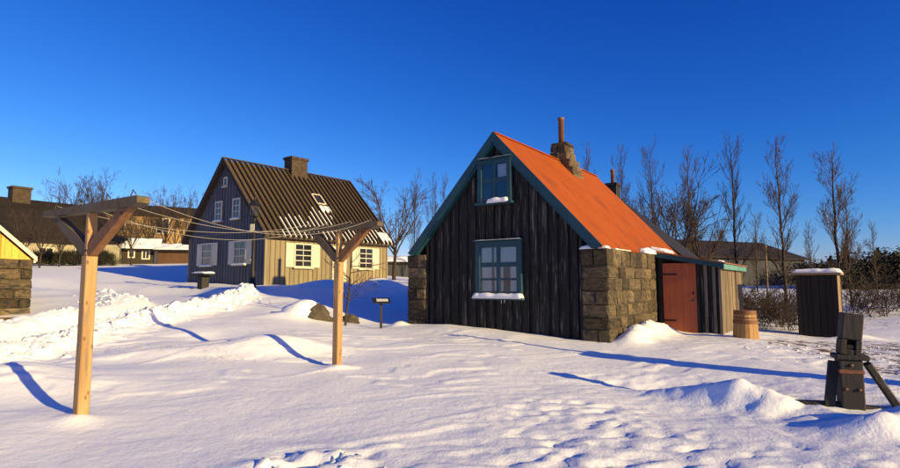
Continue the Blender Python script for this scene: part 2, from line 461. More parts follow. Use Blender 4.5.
def terrain(x, y, fine=True):
    x = np.asarray(x, float); y = np.asarray(y, float)
    z = np.zeros(np.shape(x)) + _sol[_n]
    for i in range(_n):
        z = z + _sol[i] * _kern((x - _c[i, 0]) ** 2 + (y - _c[i, 1]) ** 2)
    z = np.clip(z, -0.4, 4.0)
    for bx, by, h, ra, rb, ro in BUMPS:
        dx = x - bx; dy = y - by
        u = dx * math.cos(ro) + dy * math.sin(ro); v = -dx * math.sin(ro) + dy * math.cos(ro)
        q = (u / ra) ** 2 + (v / rb) ** 2
        z = z + h * np.exp(-q * 1.4)
    dr = seg_dist(x, y, ROAD)
    road = 1 - sstep(0.95, 1.5, dr)
    z = z - 0.27 * road
    z = z + 0.035 * fbm(x * 3.1, y * 3.1, 77, 3) * road
    b1 = seg_dist(x, y, BERM); b2 = seg_dist(x, y, BERM2)
    br = np.exp(-(b1 / 0.42) ** 2) * (0.29 + 0.28 * fbm(x * 1.3, y * 1.3, 5, 3)) + np.exp(-(b2 / 0.45) ** 2) * (0.16 + 0.2 * fbm(x * 1.3, y * 1.3, 6, 3))
    z = z + br
    if fine:
        r = np.hypot(x, y)
        near = 1 - sstep(25, 60, r)
        z = z + near * 0.13 * fbm(x * 0.42, y * 0.42, 11, 3)
        c, s = math.cos(0.35), math.sin(0.35)
        u = x * c + y * s; v = -x * s + y * c
        calm = 1 - road
        n1 = 1 - sstep(9, 18, r)
        warp = fbm(x * 0.8, y * 0.8, 41, 2)
        soft = sstep(-0.06, 0.22, fbm(x * 0.5, y * 0.5, 52, 2))
        z = z + calm * near * (0.006 + 0.017 * soft) * 1.2 * fbm(u * 1.0 + warp, v * 2.4 + warp * 2, 21, 3, 0.5)
        # wind-cut steps: short sharp lee edges, only here and there
        st = vnoise(u * 2.1 + warp * 2.5, v * 5.0 + warp * 3.5, 31)
        pm = 0.25 + 0.75 * sstep(0.42, 0.62, vnoise(x * 0.9, y * 0.9, 33))
        z = z + calm * n1 * pm * 0.017 * (sstep(0.52, 0.60, st) - 0.4 * st)
        # dapples to the lower right: small hollows scooped by the wind
        dm = sstep(-0.9, 1.4, x + 0.35 * (6 - y)) * (1 - sstep(7.0, 9.0, y)) * (1 - 0.5 * sstep(3.0, 4.4, x))
        dm = dm * (0.35 + 0.9 * sstep(0.3, 0.7, vnoise(x * 0.7, y * 0.7, 64)))
        z = z - dm * 0.019 * sstep(0.56, 0.80, vnoise(u * 5.6 + warp, v * 9.5, 61)) - dm * 0.010 * sstep(0.55, 0.8, vnoise(u * 9, v * 13, 62))
        # crusty, broken drift beside the old winch post
        wm = np.exp(-(((x - 3.6) / 0.8) ** 2 + ((y - 6.4) / 0.7) ** 2)) + 0.8 * np.exp(-(((x - 4.4) / 0.9) ** 2 + ((y - 5.2) / 0.35) ** 2))
        z = z + wm * (0.2 * np.abs(fbm(x * 2.6 + 3, y * 3.2, 66, 4, 0.55)) + 0.03 * sstep(0.48, 0.56, vnoise(u * 3.5 + warp * 3, v * 4.5 + 9, 67)) - 0.05)
        sw_ = np.exp(-(((x - 4.3) / 1.1) ** 2 + ((y - 12.7) / 1.2) ** 2))
        z = z + sw_ * 0.1 * fbm(x * 2.6, y * 2.6, 68, 4, 0.6)
        # trodden places and kicked-up lumps
        tr = np.exp(-(((x + 1.0) / 0.42) ** 2 + ((y - 4.25) / 0.3) ** 2))
        z = z + tr * 0.3 * fbm(x * 4.5, y * 4.5, 71, 3)
        rg = sstep(5.0, 6.5, x) * sstep(5.5, 7, y) * (1 - sstep(14, 20, y))
        z = z + rg * 0.035 * fbm(x * 4.5, y * 4.5, 81, 3)
        z = z + np.exp(-(b1 / 0.6) ** 2) * 0.3 * fbm(x * 4.0, y * 4.0, 91, 4, .65) + np.exp(-(b2 / 0.6) ** 2) * 0.24 * fbm(x * 4.0, y * 4.0, 92, 4, .65)
    return z
def gz(x, y):
    return float(terrain(np.array([x]), np.array([y]))[0])

def graded(lo, hi, a, b, step, g):
    xs = list(np.arange(a, b + 1e-6, step))
    s = step; v = xs[-1]
    while v < hi:
        s *= g; v += s; xs.append(v)
    s = step; v = a; pre = []
    while v > lo:
        s *= g; v -= s; pre.append(v)
    return np.array(pre[::-1] + xs)
gx = graded(-700, 700, -7.5, 6.8, 0.05, 1.045)
gy = graded(-60, 900, 3.0, 11.5, 0.042, 1.028)
GX, GY = np.meshgrid(gx, gy)
GZ = terrain(GX, GY)
nx, ny = len(gx), len(gy)
me = bpy.data.meshes.new('ground')
vs = np.stack([GX.ravel(), GY.ravel(), GZ.ravel()], 1).astype(np.float32)
ii = (np.arange(ny - 1)[:, None] * nx + np.arange(nx - 1)[None, :]).ravel()
fs = np.stack([ii, ii + 1, ii + nx + 1, ii + nx], 1).astype(np.int32)
me.vertices.add(len(vs)); me.vertices.foreach_set('co', vs.ravel())
me.loops.add(fs.size); me.loops.foreach_set('vertex_index', fs.ravel())
me.polygons.add(len(fs))
me.polygons.foreach_set('loop_start', np.arange(0, fs.size, 4, dtype=np.int32))
me.polygons.foreach_set('loop_total', np.full(len(fs), 4, np.int32))
me.polygons.foreach_set('use_smooth', np.ones(len(fs), bool))
me.update(); me.validate()
# bare earth shows through in a few places
yl = np.exp(-(((GX + 11.6) / 1.9) ** 2 + ((GY - 14.3) / 1.1) ** 2) * 1.0) * 0.9
rt = sstep(5.2, 7.0, GX) * sstep(5.6, 7.5, GY) * (1 - sstep(12, 15, GY)) * 0.46
bk = sstep(6.5, 9, GX) * sstep(14, 17, GY) * (1 - sstep(24, 34, GY)) * 0.40
gr = 0.4 * np.exp(-(((GX + 4.9) / 0.7) ** 2 + ((GY - 9.5) / 0.35) ** 2)) + 0.4 * np.exp(-(((GX + 3.6) / 0.5) ** 2 + ((GY - 8.4) / 0.3) ** 2))
earth = np.clip(np.maximum.reduce([yl, rt, bk, gr]), 0, 1).ravel().astype(np.float32)
at = me.attributes.new('earth', 'FLOAT', 'POINT'); at.data.foreach_set('value', earth)
m = bpy.data.materials.new('snow_ground'); m.use_nodes = True
nt = m.node_tree; N = nt.nodes; Lk = nt.links; b = N['Principled BSDF']
b.inputs['Roughness'].default_value = 0.58; b.inputs['Specular IOR Level'].default_value = 0.25
tc = N.new('ShaderNodeTexCoord')
n1 = N.new('ShaderNodeTexNoise'); n1.inputs['Scale'].default_value = 9; n1.inputs['Detail'].default_value = 8; n1.inputs['Roughness'].default_value = 0.65
n2 = N.new('ShaderNodeTexNoise'); n2.inputs['Scale'].default_value = 38; n2.inputs['Detail'].default_value = 4
n3 = N.new('ShaderNodeTexNoise'); n3.inputs['Scale'].default_value = 4.2; n3.inputs['Detail'].default_value = 9; n3.inputs['Roughness'].default_value = 0.72
for n in (n1, n2, n3): Lk.new(tc.outputs['Object'], n.inputs['Vector'])
bp1 = N.new('ShaderNodeBump'); bp1.inputs['Distance'].default_value = 0.012
bp2 = N.new('ShaderNodeBump'); bp2.inputs['Distance'].default_value = 0.0032
Lk.new(n1.outputs['Fac'], bp1.inputs['Height']); Lk.new(n2.outputs['Fac'], bp2.inputs['Height']); Lk.new(bp1.outputs[0], bp2.inputs['Normal']); Lk.new(bp2.outputs[0], b.inputs['Normal'])
ae = N.new('ShaderNodeAttribute'); ae.attribute_name = 'earth'
ad = N.new('ShaderNodeMath'); ad.operation = 'ADD'; Lk.new(ae.outputs['Fac'], ad.inputs[0]); Lk.new(n3.outputs['Fac'], ad.inputs[1])
rp = N.new('ShaderNodeValToRGB'); rp.color_ramp.elements[0].position = 0.95; rp.color_ramp.elements[0].color = (0, 0, 0, 1); rp.color_ramp.elements[1].position = 1.06; rp.color_ramp.elements[1].color = (1, 1, 1, 1)
Lk.new(ad.outputs[0], rp.inputs[0])
ecol = N.new('ShaderNodeValToRGB'); ecol.color_ramp.elements[0].color = (0.07, 0.045, 0.025, 1); ecol.color_ramp.elements[1].color = (0.26, 0.17, 0.08, 1)
Lk.new(n1.outputs['Fac'], ecol.inputs[0])
mx = N.new('ShaderNodeMix'); mx.data_type = 'RGBA'; mx.inputs['A'].default_value = (0.86, 0.87, 0.89, 1)
Lk.new(rp.outputs[0], mx.inputs['Factor']); Lk.new(ecol.outputs[0], mx.inputs['B']); Lk.new(mx.outputs['Result'], b.inputs['Base Color'])
ground = link_mesh('ground', me, m)
tag(ground, 'wind-blown snow covering the open yard', 'ground', kind='structure')

# ---------------------------------------------------------------- shared piece shapes
def stone_shape(seed, jit=0.045, bev=0.07):
    rd = random.Random(seed)
    mb = MB(); mb.cbox(-.5, .5, -.5, .5, -.5, .5, bev)
    vs = [tuple(c + rd.uniform(-jit, jit) * (0.6 if abs(c) > .45 else 1) for c in p) for p in mb.v]
    mb.v = vs
    me = mb.mesh('stone')
    bm = bmesh.new(); bm.from_mesh(me); bmesh.ops.recalc_face_normals(bm, faces=bm.faces[:]); bm.to_mesh(me); bm.free()
    return me
STONES = [stone_shape(i) for i in range(8)]
for s in STONES: s.materials.append(MATS['stone'])
def stone(parent, c, size, rd, rz=0):
    return link_mesh('stone', rd.choice(STONES), None, parent, c, (rd.uniform(-.02, .02), rd.uniform(-.02, .02), rz), size)

def window(parent, loc, rot, w, h, frame, bars_v, bars_h, casing=0.09, depth=0.09, pane='glass', shutters=None, sill_snow=0.0, hood=False, curtain=None, barw=0.05, sub_bars=(), sill=True, icicles=False, seed=1):
    """window in its own frame: x across, z up, outside is -y; returns the frame part"""
    rd = random.Random(seed)
    mb = MB(); c = casing
    mb.cbox(-w / 2, -w / 2 + c, -depth, 0.0, -h / 2, h / 2, .006)
    mb.cbox(w / 2 - c, w / 2, -depth, 0.0, -h / 2, h / 2, .006)
    mb.cbox(-w / 2 + c, w / 2 - c, -depth + .004, 0.0, h / 2 - c, h / 2 - .002, .006)
    mb.cbox(-w / 2 + c, w / 2 - c, -depth + .004, 0.0, -h / 2 + .002, -h / 2 + c, .006)
    iw = w - 2 * c; ih = h - 2 * c
    for t in bars_v:
        x = -iw / 2 + iw * t
        mb.cbox(x - barw / 2, x + barw / 2, -depth + .015, -.004, -ih / 2, ih / 2, .005)
    for t in bars_h:
        z = -ih / 2 + ih * t
        mb.cbox(-iw / 2, iw / 2, -depth + .018, -.006, z - barw * .6, z + barw * .6, .005)
    for (x0, x1, t) in sub_bars:
        z = -ih / 2 + ih * t
        mb.cbox(-iw / 2 + iw * x0, -iw / 2 + iw * x1, -depth + .022, -.008, z - barw * .28, z + barw * .28, .004)
    o = mb.build('window', MATS[frame], parent, loc=loc, rot=rot)
    xs = [0] + list(bars_v) + [1]; zs = [0] + list(bars_h) + [1]
    for a, b_ in zip(xs[:-1], xs[1:]):
        zz = sorted(set(zs + [t for (q0, q1, t) in sub_bars if q0 <= a + 1e-6 and q1 >= b_ - 1e-6]))
        for c0, c1 in zip(zz[:-1], zz[1:]):
            y = -depth + .03 + rd.uniform(-.002, .002)
            MB().box(-iw / 2 + iw * a + .006, -iw / 2 + iw * b_ - .006, y, y + .004, -ih / 2 + ih * c0 + .006, -ih / 2 + ih * c1 - .006).build('pane', MATS[pane], o)
    if pane == 'glass':
        MB().box(-iw / 2, iw / 2, -.008, -.003, -ih / 2, ih / 2).build('interior', MATS['room'], o)
    if curtain:
        for (x0, x1, z0, z1) in curtain:
            mb = MB(); n = 14; vs = []; fs = []
            for i in range(n + 1):
                u = i / n; x = -iw / 2 + iw * (x0 + (x1 - x0) * u); y = -.03 + .009 * math.sin(i * 1.9 + seed)
                for zz in (z0, z1):
                    vs.append((x, y, -ih / 2 + ih * zz))
            for i in range(n): fs.append((2 * i, 2 * i + 2, 2 * i + 3, 2 * i + 1))
            mb.add(vs, fs).build('curtain', MATS['curtain'], o, smooth=True)
    if sill:
        MB().cbox(-w / 2 - .05, w / 2 + .05, -depth - .07, -.002, -h / 2 - .05, -h / 2 + .004, .006).build('sill', MATS[frame], o)
    if hood:
        MB().cbox(-w / 2 - .04, w / 2 + .04, -depth - .06, -.002, h / 2 + .001, h / 2 + .026, .005).build('hood', MATS[frame], o)
        tag(MB().cap(-w / 2 - .03, w / 2 + .03, -depth - .06, -.01, h / 2 + .025, .014, seed, 18, 4, edge=.03).build('snow', MATS['snow'], o, True), kind='stuff')
    if sill_snow:
        x0, x1 = (-w / 2 - .05, w / 2 + .05) if sill_snow > 0 else (-w / 2 * .35, w / 2 * .85)
        tag(MB().cap(x0, x1, -depth - .085, -.02, -h / 2 + .002, abs(sill_snow), seed + 3, 24, 6, .02, edge=.05).build('snow', MATS['snow'], o, True), kind='stuff')
    if icicles:
        for k in range(icicles):
            x = rd.uniform(-w / 2, w / 2); L = rd.uniform(.05, .11)
            MB().tube([(x, -depth - .06, -h / 2 - .05), (x, -depth - .06, -h / 2 - .05 - L)], [.008, .002], 5).build('icicle', MATS['snow'], o)
    if shutters:
        for s in shutters:
            x0 = s * (w / 2 + .01); x1 = s * (w / 2 + .01 + iw * .5)
            a, b_ = min(x0, x1), max(x0, x1)
            sh = MB().cbox(a, b_, -.045, -.006, -h / 2 + .01, h / 2 - .01, .005)
            for zz in (-h * .33, h * .33):
                sh.cbox(a + .03, b_ - .03, -.062, -.044, zz - .04, zz + .04, .004)
            sh.build('shutter', MATS['white_paint'], o)
    return o

# ================================================================= the black house
h1 = empty('black_house', (H1_O[0], H1_O[1], 0), H1_R)
tag(h1, 'black tarred timber house with orange roof, teal trim and stone side walls', 'house')
W = 2.685; LN = 6.6; ZR = 4.76; XE = 2.58; ZE = 1.97
slope = (ZR - ZE) / XE
def zroof(x): return ZR - abs(x) * slope
rd = random.Random(4)
# body behind the boards
core = MB().prism([(-2.05, -.4), (2.05, -.4), (2.05, zroof(2.05) - .1), (0, ZR - .12), (-2.05, zroof(2.05) - .1)], .17, LN - .1)
gable = core.build('gable_wall', MATS['black_core'], h1)
x = -2.09; k = 0
while x < 2.08:
    bw = rd.uniform(.075, .105) if k % 2 else rd.uniform(.12, .175)
    x1 = min(x + bw, 2.09)
    if 2.09 - x1 < .08: x1 = 2.09
    over = k % 2
    y0 = (.074 if over else .118) + rd.uniform(-.006, .006)
    xa, xb = (x - .018, x1 + .018) if over else (x + .004, x1 - .004)
    xa = max(xa, -2.092); xb = min(xb, 2.092)
    pl = [(xa, -.35), (xb, -.35 + rd.uniform(-.02, .02)), (xb, zroof(xb) - .09)]
    if xa < 0 < xb: pl.append((0, ZR - .09))
    pl.append((xa, zroof(xa) - .09))
    # a little wander along the edges so that the sawn boards are not ruler straight
    MB().prism(pl, y0, y0 + (.042 if over else .03)).build('board', MATS['black_board'], gable)
    x = x1; k += 1
for xx in (-2.07, 2.07):
    MB().cbox(xx - .035, xx + .035, .05, .14, -.35, zroof(2.07) - .1, .008).build('corner_board', MATS['black_board'], gable)
MB().box(-2.05, 2.05, LN - .1, LN - .06, -.4, 2.0).build('rear_wall', MATS['black_core'], h1)
# side walls of squared stone
def stone_wall(x0, x1, y0, y1, side_out, ztop=1.92, courses=7, front=True, nsides=True):
    cb = MB().box(x0 + .03, x1 - .03, y0 + .03, y1 - .03, -.4, ztop - .03).build('stone_wall', MATS['mortar'], h1)
    zc = -.02; hs = []
    while zc < ztop - .02:
        hh = rd.uniform(.25, .31)
        if ztop - (zc + hh) < .12: hh = ztop - zc
        hs.append((zc, zc + hh)); zc += hh
    hs.insert(0, (-.35, -.02))
    for q, (za, zb) in enumerate(hs):
        # corner stone, seen on both faces
        cl = rd.uniform(.3, .55) if q % 2 else rd.uniform(.5, .75)
        if q % 3 == 1:
            sp = x0 + (x1 - x0) * rd.uniform(.4, .6)
            segs = [(x0, sp), (sp, x1)]
        else:
            segs = [(x0, x1)]
        for (a, b_) in segs:
            out = rd.uniform(0, .018)
            stone(cb, ((a + b_) / 2, y0 + cl / 2 - out, (za + zb) / 2), (b_ - a - .012, cl, zb - za - .012), rd)
        y = y0 + cl
        while y < y1 - .05:
            ln = rd.uniform(.24, .52)
            if y1 - (y + ln) < .16: ln = y1 - y
            hsub = [(za, zb)]
            if rd.random() < .16: 
                mid = za + (zb - za) * rd.uniform(.4, .6); hsub = [(za, mid), (mid, zb)]
            for (ha, hb) in hsub:
                out = rd.uniform(-.01, .022)
                th = .34
                cx = (x1 - th / 2 + out) if side_out > 0 else (x0 + th / 2 - out)
                stone(cb, (cx, y + ln / 2, (ha + hb) / 2), (th, ln - .014, hb - ha - .014), rd)
            y += ln
    return cb
sw = stone_wall(2.09, W, 0.0, 3.5, 1)
sl = stone_wall(-W, -2.09, 0.0, 1.4, -1)
MB().box(-W + .02, -2.1, 1.4, LN - .05, -.4, 1.9).build('rear_stone_wall', MATS['mortar'], h1)
MB().box(2.1, W - .03, 3.5, LN - .05, -.4, 1.9).build('rear_stone_wall', MATS['mortar'], h1)
# snow on the shoulders of the stone wall
tag(MB().cap(2.06, W + .01, -.02, .16, 1.915, .07, 5, 14, 6, edge=.07).build('snow', MATS['snow'], sw, True), kind='stuff')
tag(MB().cap(2.5, W + .05, 2.5, 3.52, 1.93, .14, 8, 8, 16, edge=.12).build('snow', MATS['snow'], sw, True), kind='stuff')
tag(MB().cap(2.52, W + .01, .5, 1.5, 1.92, .02, 9, 6, 16, edge=.05).build('snow', MATS['snow'], sw, True), kind='stuff')
# roof
def roof_slope(s, y0, y1, t, mt, name, parent, zr=ZR, xe=XE, ze=ZE, n=1):
    pl = [(0, zr), (s * xe, ze), (s * (xe - .03), ze - t * .7), (0, zr - t)]
    return MB().prism(pl, y0, y1).build(name, MATS[mt], parent)
r1 = roof_slope(1, -.06, LN + .05, .07, 'orange_roof', 'roof', h1)
r2 = roof_slope(-1, -.06, LN + .05, .07, 'orange_roof', 'roof', h1)
# folded edge of the sheets along the front rake and ridge
for s in (1, -1):
    L = math.hypot(XE, ZR - ZE); ux, uz = s * XE / L, -(ZR - ZE) / L
    rr = r1 if s > 0 else r2
    nx_, nz_ = uz * s, -ux * s
    # broad teal barge board and a narrower one under it
    o0, o1 = .03, .25
    nvec = Vector((-s * (ZR - ZE) / L, 0, -XE / L))
    def pt(d, t): return (ux * d + nvec.x * t, ZR + uz * d + nvec.z * t)
    a1 = pt(L + .02, -.012); b1_ = pt(L - .05, .15)
    # cut upright at the apex
    za = ZR + .012 / (XE / L); zb = ZR - .15 / (XE / L)
    MB().prism([(0, za), a1, b1_, (0, zb)], -.095, -.062).build('barge_board', MATS['teal'], h1)
    za2 = ZR - .12 / (XE / L); zb2 = ZR - .205 / (XE / L)
    MB().prism([(0, za2), pt(L - .03, .12), pt(L - .12, .205), (0, zb2)], -.0615, .075).build('barge_trim', MATS['teal'], h1)
MB().beam((0, -.06, ZR + .006), (0, LN + .06, ZR + .012), .10, .03, .01).build('ridge_cap', MATS['orange_roof'], h1)
# windows
window(h1, (.06, .082, 1.52), (0, 0, 0), 1.24, 1.32, 'teal', (.5,), (.60,), casing=.13, depth=.10, hood=True, sill_snow=.1, barw=.085,
       curtain=[(.02, .30, .02, .98), (.37, .46, .02, .98), (.54, .98, .62, .98), (.80, .98, .02, .6), (.54, .62, .02, .6)], sub_bars=((0, .5, .28), (.5, 1, .28)), icicles=2, seed=2)
window(h1, (.02, .0, 3.60), (0, 0, 0), .92, 1.04, 'teal', (.5,), (.52,), casing=.12, depth=.10, hood=True, sill_snow=-.09, barw=.085,
       curtain=[(.62, .98, .6, .98)], seed=5)
MB().box(-.4, .4, .0, .1, 3.12, 4.05).build('window_box', MATS['teal'], h1)
# stone chimney with an iron pipe
chm = MB().box(-.2, .22, 3.62, 4.18, 4.1, 5.1).build('chimney', MATS['mortar'], h1)
rc = random.Random(9)
for (za, zb, hw, sh) in ((4.05, 4.3, .28, .2), (4.3, 4.54, .32, .13), (4.54, 4.76, .30, .07), (4.76, 4.98, .26, .03), (4.98, 5.18, .23, 0)):
    nseg = 3 if hw > .36 else 2
    for i in range(nseg):
        xa = -hw + sh + 2 * hw * i / nseg; xb = -hw + sh + 2 * hw * (i + 1) / nseg
        for (ya, yb) in ((3.55, 3.9), (3.9, 4.25)):
            stone(chm, ((xa + xb) / 2, (ya + yb) / 2 + rc.uniform(-.03, .03), (za + zb) / 2), (xb - xa + .01, yb - ya, zb - za + .02), rc, rc.uniform(-.08, .08))
stone(chm, (0.0, 3.9, 5.24), (.5, .6, .1), rc, .05)
tag(MB().cap(-.24, .0, 3.56, 3.66, 5.0, .04, 3, 8, 3).build('snow', MATS['snow'], chm, True), kind='stuff')
MB().lathe([(.085, 5.2), (.085, 6.02), (.1, 6.025), (.1, 6.1), (.075, 6.105)], 16, -.03, 3.9).build('flue_pipe', MATS['pipe'], h1, True)

# lean-to beside the house
lt = empty('lean_to_shed', (*from_local(W, 3.5, H1_O, H1_R), 0), H1_R)
tag(lt, 'plank lean-to shed with a red door against the stone side wall', 'shed')
SW, SD = 1.5, 3.6
zt0, zt1 = 2.0, 1.70
def ztop(x): return zt0 + (zt1 - zt0) * x / SW
MB().prism([(0.02, -.35), (SW - .05, -.35), (SW - .05, ztop(SW) - .09), (.02, ztop(0) - .09)], .12, SD).build('inner_wall', MATS['black_core'], lt)
dr = MB().cbox(.15, .94, .035, .085, -.12, 1.70, .006)
dr = dr.build('door', MATS['red_door'], lt)
xx = .15
for i in range(5):
    w_ = .79 / 5
    MB().cbox(.152 + i * w_, .150 + (i + 1) * w_ - .003, .026, .036, -.118, 1.698, .003).build('board', MATS['red_door'], dr)
MB().cbox(.10, .50, .016, .0255, 1.40, 1.44, .003).build('hinge', MATS['iron'], dr)
MB().cbox(.10, .45, .016, .0255, .25, .29, .003).build('hinge', MATS['iron'], dr)
MB().lathe([(.012, .0), (.012, .05), (.03, .055), (.03, .085), (.01, .09)], 10).build('knob', MATS['iron'], dr, True, loc=(.875, .026, .78), rot=(math.pi / 2, 0, 0))
MB().cbox(.85, .9, .018, .026, .92, .99, .003).build('lock_plate', MATS['iron'], dr)
MB().cbox(.02, .145, .05, .13, -.3, 1.9, .008).build('door_post', MATS['black_board'], lt)
MB().cbox(.945, 1.02, .03, .12, -.3, 1.80, .008).build('door_post', MATS['black_board'], lt)
for i, xx in enumerate((1.02, 1.115, 1.21, 1.305, 1.385)):
    light = i in (1, 3)
    y = .035 if light else .075
    MB().cbox(xx, xx + (.075 if light else .10), y, y + .035, -.3, ztop(xx) - .12, .006).build('plank', MATS['grey_slat' if light else 'black_board'], lt)
MB().cbox(1.445, 1.515, .0, .07, -.3, ztop(1.5) - .1, .01).build('corner_post', MATS['grey_slat'], lt)
rp_ = random.Random(21); y = .075; i = 0
while y < SD:
    w_ = rp_.uniform(.08, .125); xo = SW - .03 + rp_.uniform(-.012, .02); L0 = rp_.uniform(-.02, .02)
    MB().beam((xo, y + w_ / 2, -.32), (xo + rp_.uniform(-.02, .02), y + w_ / 2 + rp_.uniform(-.012, .012), ztop(SW) - .1), .03, w_ - .008, .006, up=(0, 1, 0)).build('plank', MATS['grey_plank'], lt)
    y += w_; i += 1
rf = MB().prism([(-.18, zt0 + .04), (SW + .12, ztop(SW + .12) + .02), (SW + .12, ztop(SW + .12) - .01), (-.18, zt0 + .01)], -.1, SD + .1).build('roof', MATS['rust'], lt)
MB().prism([(-.1, zt0 + .0), (SW + .09, ztop(SW + .09) - .014), (SW + .09, ztop(SW + .09) - .135), (-.1, zt0 - .12)], -.08, -.045).build('fascia', MATS['teal'], lt)
MB().cbox(SW + .055, SW + .09, -.044, SD + .05, ztop(SW) - .17, ztop(SW) - .04, .004).build('fascia', MATS['teal_light'], lt)
tag(MB().cap(-.16, .3, -.09, .7, zt0 + .02, .08, 12, 12, 14, zf=lambda x, y: (zt1 - zt0) * x / SW + .01, edge=.1).build('snow', MATS['snow'], rf, True), kind='stuff')
tag(MB().cap(SW - .05, SW + .1, -.09, .05, zt0 + .01, .03, 13, 8, 6, zf=lambda x, y: (zt1 - zt0) * x / SW + .01, edge=.05).build('snow', MATS['snow'], rf, True), kind='stuff')

# dark house behind it
bh_loc = from_local(0.0, LN + .1, H1_O, H1_R)
bh = empty('dark_house', (bh_loc[0], bh_loc[1], 0), H1_R)
tag(bh, 'dark roofed house with black chimney joined behind the orange roof', 'house')
zr2, xe2, ze2 = 4.3, 2.72, 1.95
MB().prism([(-2.4, -.3), (2.4, -.3), (2.4, 2.2), (0, zr2 - .15), (-2.4, 2.2)], .06, 2.3).build('wall', MATS['far_wall_dark'], bh)
bra = roof_slope(1, .0, 2.45, .1, 'dark_roof', 'roof', bh, zr2, xe2, ze2)
brb = roof_slope(-1, .0, 2.45, .1, 'dark_roof', 'roof', bh, zr2, xe2, ze2)
bc = MB().cbox(-.12, .28, 1.1, 1.5, 3.9, 4.66, .02).cbox(-.15, .31, 1.07, 1.53, 4.6, 4.72, .02).build('chimney', MATS['dark_roof'], bh)
MB().lathe([(.07, 4.7), (.07, 5.16), (.085, 5.17), (.085, 5.22)], 14, .08, 1.3).build('flue_pipe', MATS['pipe'], bh, True)

# ================================================================= the grey-tan house
Z2 = 1.05
h2 = empty('timber_house', (H2_O[0], H2_O[1], Z2), H2_R)
tag(h2, 'two storey tan timber house with white shutters and brown ribbed roof', 'house')
GW, GL = 6.85, 7.4         # gable runs along -x from the near corner, side wall along +y
EV = 2.42; RG = 6.08; XC = -GW / 2
sl2 = (RG - EV) / (GW / 2 + .12)
def zr_h2(x): return RG - abs(x - XC) * sl2
gw = MB().prism([(-GW + .03, -.6), (-.03, -.6), (-.03, zr_h2(-.03) - .14), (XC, RG - .16), (-GW + .03, zr_h2(-.03) - .14)], .03, GL - .03).build('wall', MATS['tan_board'], h2)
rb = random.Random(31)
# gable boarding
n = 27; bw = GW / n
for i in range(n):
    xa = -GW + i * bw; xb = xa + bw
    pl = [(xa + .003, -.5), (xb - .003, -.5), (xb - .003, zr_h2(xb) - .12)]
    if xa < XC < xb: pl.append((XC, RG - .12))
    pl.append((xa + .003, zr_h2(xa) - .12))
    MB().prism(pl, .0, .028).build('board', MATS['grey_gable'], gw)
    if i:
        MB().cbox(xa - .03, xa + .03, -.03, .0, -.5, zr_h2(xa) - .13, .005).build('batten', MATS['grey_gable'], gw)
# belt board between the storeys
MB().cbox(-GW, 0, -.045, -.031, 2.42, 2.54, .004).build('belt_board', MATS['grey_gable'], h2)
n = 29; bw = GL / n
for i in range(n):
    ya = i * bw; yb = ya + bw
    MB().box(-.028, .0, ya + .003, yb - .003, -.5, EV + .02).build('board', MATS['tan_board'], gw)
    if i:
        MB().cbox(.0, .03, ya - .03, ya + .03, -.5, EV - .02, .005).build('batten', MATS['tan_batten'], gw)
MB().cbox(-.04, .045, -.045, .04, -.5, EV - .02, .006).build('corner_board', MATS['tan_board'], h2)
MB().cbox(-.04, .045, GL - .04, GL + .045, -.5, EV - .02, .006).build('corner_board', MATS['tan_board'], h2)
MB().cbox(-GW - .045, -GW + .04, -.045, .04, -.5, EV - .02, .006).build('corner_board', MATS['tan_board'], h2)
